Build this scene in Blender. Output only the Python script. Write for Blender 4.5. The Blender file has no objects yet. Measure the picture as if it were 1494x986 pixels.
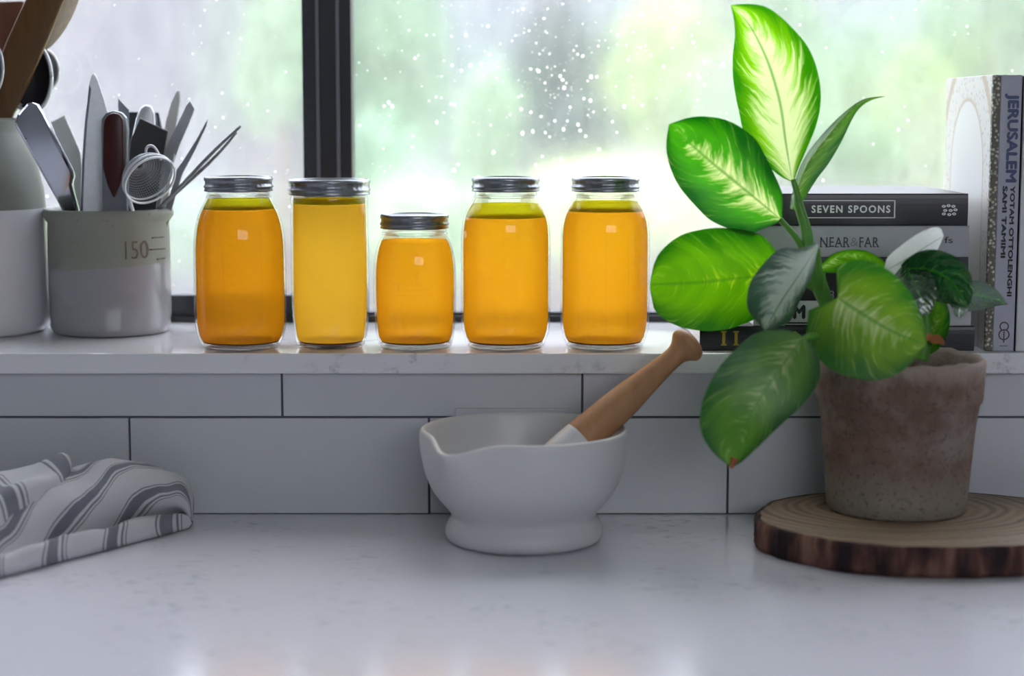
import bpy, bmesh, math, random
from mathutils import Vector, Matrix
sc = bpy.context.scene
COL = sc.collection
PI = math.pi

# ------------------------------------------------------------------ camera
FPX, VH = 2700.0, 165.0                 # focal length in pixels, horizon row
CAM = Vector((0.0, -1.87, 0.41))        # counter top is z=0, tiled wall face is y=0
PITCH = math.atan((493.0 - VH) / FPX)
cd = bpy.data.cameras.new('camera'); cam = bpy.data.objects.new('camera', cd); COL.objects.link(cam)
cam.location = CAM; cam.rotation_euler = (PI / 2 - PITCH, 0, 0)
cd.sensor_width = 36.0; cd.lens = 36.0 * FPX / 1494.0
cd.dof.use_dof = True; cd.dof.focus_distance = 1.90; cd.dof.aperture_fstop = 2.6
cd.clip_start = 0.05; cd.clip_end = 200
sc.camera = cam

# ------------------------------------------------------------------ world, lights, exposure
W = bpy.data.worlds.new('overcast_sky'); sc.world = W; W.use_nodes = True
bg = W.node_tree.nodes['Background']
bg.inputs[0].default_value = (0.90, 0.925, 1.0, 1); bg.inputs[1].default_value = 5.9

def area(name, loc, rot, sx, sy, power, col):
    l = bpy.data.lights.new(name, 'AREA'); l.shape = 'RECTANGLE'; l.size = sx; l.size_y = sy
    l.energy = power; l.color = col
    o = bpy.data.objects.new(name, l); COL.objects.link(o); o.location = loc; o.rotation_euler = rot
    return o
# fill light added in the unseen rear opening, standing in for daylight
area('rear_opening_fill', (1.0, -3.98, 1.2), (PI / 2, 0, 0), 2.0, 0.7, 2.4, (0.86, 0.90, 1.0))
pl = area('window_portal', (0.0, 0.37, 0.89), (-PI / 2, 0, 0), 2.66, 1.4, 1, (1, 1, 1))
pl.data.cycles.is_portal = True

vs = sc.view_settings
vs.view_transform = 'Standard'; vs.look = 'None'; vs.gamma = 1; vs.exposure = 0.2
vs.use_curve_mapping = False
cy = sc.cycles
cy.max_bounces = 12; cy.diffuse_bounces = 6; cy.glossy_bounces = 4; cy.transmission_bounces = 8
cy.transparent_max_bounces = 24; cy.sample_clamp_indirect = 6.0; cy.use_denoising = True
cy.caustics_reflective = False; cy.caustics_refractive = True; cy.blur_glossy = 0.5

# ------------------------------------------------------------------ helpers: pixels to points
def P(u, v, y):
    dx = (u - 747.0) / FPX; dz = -(v - 493.0) / FPX
    c, s = math.cos(PITCH), math.sin(PITCH)
    d = Vector((dx, c + dz * s, -s + dz * c))
    t = (y - CAM.y) / d.y
    return CAM + d * t
def G(u, v, z=0.0):
    dx = (u - 747.0) / FPX; dz = -(v - 493.0) / FPX
    c, s = math.cos(PITCH), math.sin(PITCH)
    d = Vector((dx, c + dz * s, -s + dz * c))
    t = (z - CAM.z) / d.z
    return CAM + d * t

# ------------------------------------------------------------------ helpers: materials
def lin(c):
    if isinstance(c, str):
        c = tuple(int(c[i:i + 2], 16) / 255 for i in (0, 2, 4))
    return tuple((x / 12.92 if x <= 0.04045 else ((x + 0.055) / 1.055) ** 2.4) for x in c) + (1.0,)
class NT:
    def __init__(s, name):
        s.m = bpy.data.materials.new(name); s.m.use_nodes = True
        s.t = s.m.node_tree; s.t.nodes.clear()
        s.out = s.n('ShaderNodeOutputMaterial')
    def n(s, typ, **kw):
        nd = s.t.nodes.new(typ)
        for k, v in kw.items(): setattr(nd, k, v)
        return nd
    def l(s, a, b): s.t.links.new(a, b)
    def val(s, sock, x):
        if hasattr(x, 'is_linked') or isinstance(x, bpy.types.NodeSocket): s.l(x, sock)
        else: sock.default_value = x
    def math(s, op, a, b=0.0, c=None):
        nd = s.n('ShaderNodeMath', operation=op)
        s.val(nd.inputs[0], a); s.val(nd.inputs[1], b)
        if c is not None: s.val(nd.inputs[2], c)
        return nd.outputs[0]
    def mix(s, f, a, b):
        nd = s.n('ShaderNodeMix', data_type='RGBA')
        s.val(nd.inputs[0], f); s.val(nd.inputs[6], a); s.val(nd.inputs[7], b)
        return nd.outputs[2]
    def noise(s, vec, scale, detail=3, rough=0.5):
        nd = s.n('ShaderNodeTexNoise'); nd.inputs['Scale'].default_value = scale
        nd.inputs['Detail'].default_value = detail; nd.inputs['Roughness'].default_value = rough
        if vec is not None: s.l(vec, nd.inputs['Vector'])
        return nd.outputs['Fac']
    def ramp(s, f, stops):
        nd = s.n('ShaderNodeValToRGB'); e = nd.color_ramp.elements
        while len(e) < len(stops): e.new(0.5)
        for i, (p, c) in enumerate(stops): e[i].position = p; e[i].color = c
        s.l(f, nd.inputs[0]); return nd.outputs[0]
    def obj(s): return s.n('ShaderNodeTexCoord').outputs['Object']
    def geo(s): return s.n('ShaderNodeNewGeometry').outputs['Position']
    def uv(s): return s.n('ShaderNodeTexCoord').outputs['UV']
    def scale(s, vec, sc3):
        nd = s.n('ShaderNodeMapping'); nd.inputs['Scale'].default_value = sc3; s.l(vec, nd.inputs['Vector'])
        return nd.outputs[0]
    def bsdf(s, col, rough=0.5, metal=0.0, spec=0.5, bump=None, bstr=0.2, bdist=0.001, **kw):
        b = s.n('ShaderNodeBsdfPrincipled')
        s.val(b.inputs['Base Color'], col); s.val(b.inputs['Roughness'], rough)
        b.inputs['Metallic'].default_value = metal; b.inputs['Specular IOR Level'].default_value = spec
        for k, v in kw.items(): s.val(b.inputs[k.replace('_', ' ')], v)
        if bump is not None:
            bp = s.n('ShaderNodeBump'); bp.inputs['Strength'].default_value = bstr; bp.inputs['Distance'].default_value = bdist
            s.l(bump, bp.inputs['Height']); s.l(bp.outputs[0], b.inputs['Normal'])
        return b.outputs[0]
    def done(s, sh): s.l(sh, s.out.inputs[0]); return s.m

def m_plain(name, col, rough=0.5, metal=0.0, spec=0.5, var=0.08, scale=30, bump=0.0, **kw):
    t = NT(name); c = lin(col); nz = t.noise(t.geo(), scale, 4)
    dark = tuple(x * (1 - var) for x in c[:3]) + (1,); lite = tuple(min(1, x * (1 + var)) for x in c[:3]) + (1,)
    cc = t.mix(nz, dark, lite)
    return t.done(t.bsdf(cc, rough, metal, spec, nz if bump else None, bump, 0.002, **kw))

def m_quartz(name, base, fleck, rough):
    t = NT(name); g = t.geo()
    n1 = t.noise(g, 9, 5, 0.6); n2 = t.noise(t.scale(g, (1, 2.2, 1)), 55, 4, 0.65); n3 = t.noise(g, 3, 2)
    f = t.ramp(n2, [(0.55, (0, 0, 0, 1)), (0.66, (1, 1, 1, 1))])
    f = t.math('MULTIPLY', f, t.ramp(n1, [(0.45, (0, 0, 0, 1)), (0.65, (.75, .75, .75, 1))]))
    c = t.mix(n3, lin(base), tuple(x * 0.93 for x in lin(base)[:3]) + (1,))
    return t.done(t.bsdf(t.mix(f, c, lin(fleck)), rough, 0, 0.5))

def m_wood(name, c1, c2, scale=(6, 60, 60), rough=0.55, bump=0.15):
    t = NT(name); o = t.obj(); nz = t.noise(t.scale(o, scale), 14.0, 6, 0.65); n2 = t.noise(o, 24, 2)
    c = t.mix(t.math('MULTIPLY_ADD', n2, 0.35, t.math('MULTIPLY', nz, 0.8)), lin(c1), lin(c2))
    return t.done(t.bsdf(c, rough, 0, 0.4, nz, bump, 0.001))

def m_leaf(name, cream=0.5, edge='1d6a12', mid='4f9e1e', pale='e2eec0', trans=0.55, tmul=1.0, rough=0.32, gloss=0.0, streak=0.25):
    t = NT(name)
    sx = t.n('ShaderNodeSeparateXYZ'); t.l(t.uv(), sx.inputs[0])
    s0 = t.math('MULTIPLY_ADD', sx.outputs[0], 2.0, -1.0); s = t.math('ABSOLUTE', s0); tt = sx.outputs[1]
    wob = t.math('MULTIPLY', t.math('SUBTRACT', t.noise(t.uv(), 5, 2), 0.5), 0.10)
    q = t.math('ADD', t.math('MULTIPLY_ADD', t.math('POWER', s, 1.3), -0.34, tt), wob)     # runs along the side veins
    cv = t.n('ShaderNodeCombineXYZ'); t.l(q, cv.inputs[0]); t.l(t.math('MULTIPLY', s0, 0.06), cv.inputs[1])
    nz = t.noise(cv.outputs[0], 24, 3, 0.65); nb = t.noise(cv.outputs[0], 8, 2, 0.5)
    k = t.math('ADD', t.math('SUBTRACT', cream, s), t.math('MULTIPLY', t.math('SUBTRACT', nz, 0.5), 1.5))
    k = t.math('ADD', k, t.math('MULTIPLY', t.math('SUBTRACT', nb, 0.5), 0.7))
    k = t.math('SUBTRACT', k, t.math('MULTIPLY', t.math('POWER', tt, 4.0), 0.55))
    fc = t.ramp(k, [(0.0, (0, 0, 0, 1)), (0.5, (1, 1, 1, 1))])
    vein = t.math('MULTIPLY', t.ramp(nz, [(0.56, (0, 0, 0, 1)), (0.74, (1, 1, 1, 1))]), streak)
    eg = t.ramp(s, [(0.45, (0, 0, 0, 1)), (1.0, (1, 1, 1, 1))])
    eg = t.math('ADD', eg, t.math('MULTIPLY', t.math('SUBTRACT', t.noise(cv.outputs[0], 5, 3, 0.6), 0.42), 1.5))
    cl = t.n('ShaderNodeClamp'); t.l(eg, cl.inputs[0])
    green = t.mix(cl.outputs[0], lin(mid), lin(edge))
    c = t.mix(fc, green, lin(pale)); c = t.mix(vein, c, lin('cbe29a'))
    rib = t.ramp(s, [(0.015, (1, 1, 1, 1)), (0.05, (0, 0, 0, 1))])
    c = t.mix(t.math('MULTIPLY', rib, 0.7), c, lin('4d8a34'))
    hs = t.n('ShaderNodeHueSaturation'); hs.inputs['Saturation'].default_value = 1.2; hs.inputs['Value'].default_value = tmul
    t.l(c, hs.inputs['Color'])
    bmp = t.math('ADD', nb, t.math('MULTIPLY', nz, 0.3))
    p = t.bsdf(c, rough, 0, 0.5 + gloss * .5, bmp, 0.25, 0.002, Coat_Weight=gloss, Coat_Roughness=rough, Coat_IOR=1.5 + .5 * gloss)
    tr = t.n('ShaderNodeBsdfTranslucent'); t.l(hs.outputs[0], tr.inputs[0])
    mx = t.n('ShaderNodeMixShader'); mx.inputs[0].default_value = trans; t.l(p, mx.inputs[1]); t.l(tr.outputs[0], mx.inputs[2])
    return t.done(mx.outputs[0])

def m_thin_glass(name, tint=(0.97, 0.985, 0.98, 1), k=0.9):
    t = NT(name); tr = t.n('ShaderNodeBsdfTransparent'); tr.inputs[0].default_value = tint
    gl = t.n('ShaderNodeBsdfGlossy'); gl.inputs['Roughness'].default_value = 0.03
    fr = t.n('ShaderNodeFresnel'); fr.inputs[0].default_value = 1.5
    mx = t.n('ShaderNodeMixShader'); t.l(t.math('MULTIPLY', fr.outputs[0], k), mx.inputs[0])
    t.l(tr.outputs[0], mx.inputs[1]); t.l(gl.outputs[0], mx.inputs[2])
    return t.done(mx.outputs[0])

def m_misted_glass(name, fog=0.14):
    t = NT(name); g = t.geo()
    tr = t.n('ShaderNodeBsdfTransparent'); tr.inputs[0].default_value = (0.98, 0.99, 1, 1)
    tl = t.n('ShaderNodeBsdfTranslucent'); tl.inputs[0].default_value = (0.97, 0.965, 1, 1)
    n1 = t.noise(g, 4, 4, 0.6); n2 = t.noise(t.scale(g, (1, 1, 0.35)), 60, 3, 0.7)
    f = t.math('MULTIPLY', t.math('ADD', t.math('MULTIPLY', n1, 0.9), t.math('MULTIPLY', n2, 1.1)), fog)
    rf = t.n('ShaderNodeBsdfRefraction'); rf.inputs['Roughness'].default_value = 0.27; rf.inputs['IOR'].default_value = 1.2   # wet film scatters slightly
    rf.inputs[0].default_value = (0.98, 0.99, 1, 1)
    m0 = t.n('ShaderNodeMixShader'); m0.inputs[0].default_value = 0.45; t.l(tr.outputs[0], m0.inputs[1]); t.l(rf.outputs[0], m0.inputs[2])
    mx = t.n('ShaderNodeMixShader'); t.l(f, mx.inputs[0]); t.l(m0.outputs[0], mx.inputs[1]); t.l(tl.outputs[0], mx.inputs[2])
    gl = t.n('ShaderNodeBsdfGlossy'); gl.inputs['Roughness'].default_value = 0.05
    m2 = t.n('ShaderNodeMixShader'); m2.inputs[0].default_value = 0.03; t.l(mx.outputs[0], m2.inputs[1]); t.l(gl.outputs[0], m2.inputs[2])
    return t.done(m2.outputs[0])

def m_broth(name, col, trans=0.97, fwd=0.6):
    """cloudy liquid: forward-scattered light, a diffuse share and a little surface colour"""
    t = NT(name); nz = t.noise(t.obj(), 18, 3)
    c = lin(col); cc = t.mix(nz, tuple(x * 0.94 for x in c[:3]) + (1,), c)
    tl = t.n('ShaderNodeBsdfTranslucent'); t.l(cc, tl.inputs[0])
    rf = t.n('ShaderNodeBsdfRefraction'); t.l(cc, rf.inputs[0]); rf.inputs['Roughness'].default_value = 0.55; rf.inputs['IOR'].default_value = 1.05
    m0 = t.n('ShaderNodeMixShader'); m0.inputs[0].default_value = fwd; t.l(tl.outputs[0], m0.inputs[1]); t.l(rf.outputs[0], m0.inputs[2])
    p = t.bsdf(cc, 0.25, 0, 0.3)
    mx = t.n('ShaderNodeMixShader'); mx.inputs[0].default_value = trans; t.l(p, mx.inputs[1]); t.l(m0.outputs[0], mx.inputs[2])
    return t.done(mx.outputs[0])

def m_foliage(name, c1, c2):
    t = NT(name); nz = t.noise(t.geo(), 2.3, 3, 0.7); n2 = t.n('ShaderNodeNewGeometry').outputs['Random Per Island']
    c = t.mix(t.math('MULTIPLY_ADD', n2, 0.6, t.math('MULTIPLY', nz, 0.5)), lin(c1), lin(c2))
    hs = t.n('ShaderNodeHueSaturation'); hs.inputs['Saturation'].default_value = 0.78; hs.inputs['Value'].default_value = 0.85; t.l(c, hs.inputs['Color']); c = hs.outputs[0]
    d = t.n('ShaderNodeBsdfDiffuse'); t.l(c, d.inputs[0]); tl = t.n('ShaderNodeBsdfTranslucent'); t.l(c, tl.inputs[0])
    mx = t.n('ShaderNodeMixShader'); mx.inputs[0].default_value = 0.5; t.l(d.outputs[0], mx.inputs[1]); t.l(tl.outputs[0], mx.inputs[2])
    return t.done(mx.outputs[0])

M = {}
M['wall'] = m_plain('painted_wall', 'b0b2b8', 0.8, var=0.02)
M['floor'] = m_wood('floor_wood', '7a6a58', '9c8a74', (3, 30, 30))
M['tile'] = m_plain('white_tile', 'c2c4c9', 0.22, var=0.02, scale=8)
M['grout'] = m_plain('dark_grout', '5d6068', 0.85, var=0.1, scale=200)
M['quartz'] = m_quartz('counter_quartz', 'd2d1da', '8b8d95', 0.17)
M['sillstone'] = m_quartz('sill_quartz', 'e2e2e6', '9a9aa0', 0.09)
M['black_frame'] = m_plain('black_frame_paint', '1d1f26', 0.4, var=0.15, scale=300)
M['grey_frame'] = m_plain('worn_dark_frame', '2b2e37', 0.55, var=0.45, scale=260, bump=0.3)
M['line_frame'] = m_plain('frame_edge_grey', '6a6d76', 0.4, var=0.1)
M['misted'] = m_misted_glass('misted_window_glass', 0.075)
M['misted_more'] = m_misted_glass('misted_window_glass_heavy', 0.07)
t = NT('rain_drop'); tl = t.n('ShaderNodeBsdfTranslucent'); tl.inputs[0].default_value = (1, 1, 1, 1)
M['drop'] = t.done(tl.outputs[0])
M['jarglass'] = m_thin_glass('jar_glass', (0.985, 0.99, 0.985, 1), 0.5)
t = NT('thick_glass'); g_ = t.n('ShaderNodeBsdfGlass'); g_.inputs['IOR'].default_value = 1.35; g_.inputs['Roughness'].default_value = 0.02
g_.inputs[0].default_value = (1, 0.99, 0.96, 1)
tr_ = t.n('ShaderNodeBsdfTransparent'); mx_ = t.n('ShaderNodeMixShader'); mx_.inputs[0].default_value = 0.55
t.l(g_.outputs[0], mx_.inputs[1]); t.l(tr_.outputs[0], mx_.inputs[2]); M['thickglass'] = t.done(mx_.outputs[0])
M['broth'] = m_broth('orange_broth', (1.0, 0.83, 0.36))
M['broth_deep'] = m_broth('deep_orange_broth', (0.985, 0.80, 0.33))
M['broth_pale'] = m_broth('pale_orange_broth', (1.0, 0.875, 0.46), 0.97, 0.35)
M['fat'] = m_broth('yellow_green_fat', (0.93, 0.92, 0.34))
M['sediment'] = m_plain('brown_sediment', '7a3f08', 0.8)
M['lid'] = m_plain('lid_steel', '8c9096', 0.33, 0.9, var=0.25, scale=120)
M['disc'] = m_plain('lid_disc_steel', '5d6066', 0.3, 0.95, var=0.2, scale=60)
M['ceramic'] = m_plain('white_ceramic', 'c6c6c8', 0.38, var=0.02)
t = NT('ceramic_foot_mix'); M['pestle_wood'] = m_wood('pestle_wood', '80583c', 'b88a60', (8, 8, 2), 0.5)
M['steel'] = m_plain('brushed_steel', 'd2d5da', 0.48, 0.75, var=0.12, scale=150)
M['polished'] = m_plain('polished_steel', 'c4c8d2', 0.1, 1.0, var=0.1, scale=40)
M['darksteel'] = m_plain('dark_steel', '8a8f96', 0.4, 0.75, var=0.15, scale=90)
M['black'] = m_plain('black_nylon', '23252a', 0.5, var=0.1)
M['redwood'] = m_wood('dark_red_handle', '200a0a', '4c1a16', (20, 20, 4), 0.35)
M['palepl'] = m_plain('pale_plastic', 'd7d9da', 0.45, var=0.03)
M['mesh'] = m_plain('strainer_steel', '9a9ea6', 0.3, 1.0)
M['paddle'] = m_wood('olive_wood', '39240f', '765228', (14, 14, 2.0), 0.5)
M['brownwood'] = m_wood('red_brown_wood', '4c2e20', '7a4d38', (10, 10, 2), 0.55)
M['palewood'] = m_wood('pale_beech', '8d7b70', 'c5b6a8', (20, 20, 3), 0.6)

def m_crock(name, z_line, top, bottom, amp=0.0):
    t = NT(name); sx = t.n('ShaderNodeSeparateXYZ'); t.l(t.geo(), sx.inputs[0])
    nz = t.noise(t.geo(), 30, 3)
    ln = t.math('ADD', z_line, t.math('MULTIPLY', sx.outputs[0], amp))
    f = t.math('GREATER_THAN', sx.outputs[2], ln)
    spots = t.ramp(t.noise(t.geo(), 160, 2), [(0.70, (0, 0, 0, 1)), (0.76, (1, 1, 1, 1))])
    ct = t.mix(t.math('MULTIPLY', spots, 0.45), t.mix(nz, tuple(x * .93 for x in lin(top)[:3]) + (1,), lin(top)), lin('5b4a3c'))
    c = t.mix(f, t.mix(nz, lin(bottom), tuple(x * .94 for x in lin(bottom)[:3]) + (1,)), ct)
    r = t.math('MULTIPLY_ADD', f, 0.42, 0.13)
    return t.done(t.bsdf(c, r, 0, 0.5))

def m_towel(name):
    t = NT(name); sx = t.n('ShaderNodeSeparateXYZ'); uv = t.uv(); t.l(uv, sx.inputs[0])
    a = t.math('FRACT', t.math('MULTIPLY', sx.outputs[0], 1.0))
    def band(lo, hi): return t.math('MULTIPLY', t.math('GREATER_THAN', a, lo), t.math('LESS_THAN', a, hi))
    f = t.math('ADD', band(0.10, 0.30), t.math('ADD', band(0.36, 0.40), t.math('ADD', band(0.03, 0.06), band(0.44, 0.46))))
    wv = t.noise(t.scale(uv, (90, 900, 1)), 1.0, 2); w2 = t.noise(t.scale(uv, (900, 60, 1)), 1.0, 2)
    wv = t.math('ADD', t.math('MULTIPLY', wv, .5), t.math('MULTIPLY', w2, .5))
    light = t.mix(wv, lin('aeaeb6'), lin('dcdbe0')); dark = t.mix(wv, lin('4c4e5c'), lin('8a8c98'))
    c = t.mix(f, light, dark)
    return t.done(t.bsdf(c, 0.9, 0, 0.1, wv, 0.5, 0.002, Sheen_Weight=0.3))
M['towel'] = m_towel('striped_linen')

def m_terracotta(name):
    t = NT(name); g = t.geo(); sx = t.n('ShaderNodeSeparateXYZ'); t.l(g, sx.inputs[0])
    n1 = t.noise(g, 16, 6, 0.65); n2 = t.noise(t.scale(g, (1, 1, 0.35)), 40, 5, 0.7); n3 = t.noise(g, 220, 3, 0.7)
    c = t.mix(n2, lin('4c3c36'), lin('876e60'))
    c = t.mix(t.ramp(n1, [(0.45, (0, 0, 0, 1)), (0.7, (.8, .8, .8, 1))]), c, lin('8f867e'))
    low = t.ramp(t.math('ADD', sx.outputs[2], t.math('MULTIPLY', n1, 0.06)), [(0.075, (1, 1, 1, 1)), (0.11, (0, 0, 0, 1))])
    c = t.mix(t.math('MULTIPLY', low, 0.55), c, lin('9d998c'))
    sp = t.ramp(n3, [(0.36, (1, 1, 1, 1)), (0.44, (0, 0, 0, 1))])
    c = t.mix(t.math('MULTIPLY', sp, 0.5), c, lin('3c332f'))
    hi = t.ramp(t.math('ADD', sx.outputs[2], t.math('MULTIPLY', n2, 0.03)), [(0.172, (0, 0, 0, 1)), (0.19, (1, 1, 1, 1))])
    c = t.mix(t.math('MULTIPLY', hi, 0.5), c, lin('b3a59b'))
    return t.done(t.bsdf(c, 0.9, 0, 0.2, t.math('ADD', n2, n3), 0.35, 0.002))
M['terracotta'] = m_terracotta('weathered_terracotta')
M['soil'] = m_plain('potting_soil', '2a211c', 0.95, var=0.5, scale=150, bump=0.8)

def m_slab_top(name, cx, cy_):
    t = NT(name); g = t.geo(); sx = t.n('ShaderNodeSeparateXYZ'); t.l(g, sx.inputs[0])
    n = t.math('MULTIPLY', t.noise(g, 12, 3), 0.02)
    dx = t.math('MULTIPLY', t.math('SUBTRACT', sx.outputs[0], cx), 0.79); dy = t.math('SUBTRACT', sx.outputs[1], cy_)
    r = t.math('ADD', t.math('SQRT', t.math('ADD', t.math('MULTIPLY', dx, dx), t.math('MULTIPLY', dy, dy))), n)
    w = t.math('MULTIPLY_ADD', t.math('SINE', t.math('MULTIPLY', r, 620.0)), 0.5, 0.5)
    w2 = t.math('MULTIPLY_ADD', t.math('SINE', t.math('MULTIPLY', r, 231.0)), 0.5, 0.5)
    c = t.mix(t.math('MULTIPLY', w, t.math('MULTIPLY_ADD', w2, .6, .4)), lin('8f7860'), lin('48362a'))
    c = t.mix(t.math('MULTIPLY', t.noise(g, 200, 3), 0.35), c, lin('b09a82'))
    return t.done(t.bsdf(c, 0.6, 0, 0.35, w, 0.25, 0.001))
def m_bark(name):
    t = NT(name); g = t.geo(); n1 = t.noise(t.scale(g, (1, 1, 0.25)), 38, 4, 0.6); n2 = t.noise(t.scale(g, (1, 1, .3)), 160, 4)
    c = t.ramp(n1, [(0.38, lin('241a1c')), (0.5, lin('5a3d34')), (0.62, lin('8a6656'))])
    c = t.mix(t.math('MULTIPLY', n2, 0.5), c, lin('35262a'))
    return t.done(t.bsdf(c, 0.85, 0, 0.25, n2, 0.6, 0.003))

# ------------------------------------------------------------------ helpers: objects
OFF = {}                                             # world origin of each thing's root
def tag(o, label=None, cat=None, group=None, kind=None):
    if label: o['label'] = label
    if cat: o['category'] = cat
    if group: o['group'] = group
    if kind: o['kind'] = kind
    return o
def thing(name, label, cat, loc, group=None):
    o = bpy.data.objects.new(name, None); COL.objects.link(o); o.location = loc; o.empty_display_size = 0.02
    OFF[o] = Vector(loc); return tag(o, label, cat, group)
def mk(name, verts, faces, mat, parent=None, smooth=True, uvs=None, origin=None):
    off = Vector((0, 0, 0))
    if parent is not None: off = OFF[parent]
    elif origin is not None: off = Vector(origin)
    me = bpy.data.meshes.new(name)
    me.from_pydata([tuple(Vector(v) - off) for v in verts], [], faces)
    if uvs is not None:
        ul = me.uv_layers.new(name='UVMap')
        for lp in me.loops: ul.data[lp.index].uv = uvs[lp.vertex_index]
    me.materials.append(M[mat] if isinstance(mat, str) else mat)
    if smooth: me.polygons.foreach_set('use_smooth', [True] * len(me.polygons))
    me.update()
    o = bpy.data.objects.new(name, me); COL.objects.link(o)
    if parent is not None: o.parent = parent; OFF[o] = off
    else: o.location = off; OFF[o] = off
    return o
def fix(o, angle=None, bevel=0.0, seg=2):
    bm = bmesh.new(); bm.from_mesh(o.data)
    bmesh.ops.recalc_face_normals(bm, faces=bm.faces); bm.to_mesh(o.data); bm.free()
    if bevel > 0:
        b = o.modifiers.new('bevel', 'BEVEL'); b.width = bevel; b.segments = seg; b.limit_method = 'ANGLE'; b.angle_limit = 0.6
        b.harden_normals = False
    return o
BOXF = [(0, 3, 2, 1), (4, 5, 6, 7), (0, 1, 5, 4), (1, 2, 6, 5), (2, 3, 7, 6), (3, 0, 4, 7)]
def boxv(x0, x1, y0, y1, z0, z1):
    return [(x0, y0, z0), (x1, y0, z0), (x1, y1, z0), (x0, y1, z0), (x0, y0, z1), (x1, y0, z1), (x1, y1, z1), (x0, y1, z1)]
def box(name, x0, x1, y0, y1, z0, z1, mat, parent=None, bevel=0.0):
    o = mk(name, boxv(x0, x1, y0, y1, z0, z1), BOXF, mat, parent, smooth=False,
           origin=((x0 + x1) / 2, (y0 + y1) / 2, z0))
    if bevel: fix(o, bevel=bevel)
    return o
def struct(o): o['kind'] = 'structure'; return o
def lathe(name, prof, c, mat, parent=None, n=56, fn=None, smooth=True):
    vs_, fs = [], []
    rings = []
    for (r, z) in prof:
        if r < 1e-6:
            rings.append([len(vs_)]); vs_.append((c[0], c[1], c[2] + z))
        else:
            ring = []
            for i in range(n):
                a = 2 * PI * i / n
                p = [r * math.cos(a), r * math.sin(a), z]
                if fn: p = fn(p, a)
                ring.append(len(vs_)); vs_.append((c[0] + p[0], c[1] + p[1], c[2] + p[2]))
            rings.append(ring)
    for A, B in zip(rings[:-1], rings[1:]):
        for i in range(n):
            j = (i + 1) % n
            if len(A) == 1 and len(B) == 1: continue
            if len(A) == 1: fs.append((A[0], B[i], B[j]))
            elif len(B) == 1: fs.append((A[i], A[j], B[0]))
            else: fs.append((A[i], A[j], B[j], B[i]))
    o = mk(name, vs_, fs, mat, parent, smooth, origin=c)
    return fix(o)
def crom(pts, n):
    """Catmull-Rom through points of any dimension, n samples per span."""
    out = []; m = len(pts)
    for i in range(m - 1):
        p0 = pts[max(i - 1, 0)]; p1 = pts[i]; p2 = pts[i + 1]; p3 = pts[min(i + 2, m - 1)]
        for k in range(n):
            t = k / n; t2 = t * t; t3 = t2 * t
            out.append(tuple(0.5 * (2 * b + (c - a) * t + (2 * a - 5 * b + 4 * c - d) * t2 + (-a + 3 * b - 3 * c + d) * t3)
                             for a, b, c, d in zip(p0, p1, p2, p3)))
    out.append(tuple(pts[-1])); return out
def tube(name, pts, radii, mat, parent=None, n=10, caps=True, squash=1.0, origin=None):
    pts = [Vector(p) for p in pts]
    if not hasattr(radii, '__len__'): radii = [radii] * len(pts)
    vs_, fs = [], []; prev = None
    for i, p in enumerate(pts):
        T = (pts[min(i + 1, len(pts) - 1)] - pts[max(i - 1, 0)]).normalized()
        if prev is None:
            up = Vector((0, -1, 0)) if abs(T.y) < 0.9 else Vector((0, 0, 1))
            A = T.cross(up).normalized()
        else: A = (prev - T * prev.dot(T)).normalized()
        B = T.cross(A); prev = A
        for k in range(n):
            a = 2 * PI * k / n
            vs_.append(p + (A * math.cos(a) + B * math.sin(a) * squash) * radii[i])
    for i in range(len(pts) - 1):
        for k in range(n):
            j = (k + 1) % n
            fs.append((i * n + k, i * n + j, (i + 1) * n + j, (i + 1) * n + k))
    if caps: fs.append(tuple(range(n))); fs.append(tuple((len(pts) - 1) * n + k for k in range(n)))
    return fix(mk(name, vs_, fs, mat, parent, True, origin=origin))
def plate(name, px, y0, thick, mat, parent=None, bevel=0.0008, lean=0.0, vref=300.0, smooth=False, tilt=0.0, uref=0.0, origin=None):
    """flat rigid piece: outline read in pixels, at depth y0 (leaning by lean per pixel of height, turning by tilt per pixel of width)"""
    fr = [P(u, v, y0 + lean * (vref - v) + tilt * (u - uref)) for u, v in px]
    n = len(fr); vs_ = fr + [p + Vector((0, thick, 0)) for p in fr]
    fs = [tuple(range(n)), tuple(range(2 * n - 1, n - 1, -1))] + [(i, (i + 1) % n, n + (i + 1) % n, n + i) for i in range(n)]
    o = mk(name, vs_, fs, mat, parent, smooth, origin=origin)
    return fix(o, bevel=bevel)
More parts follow.
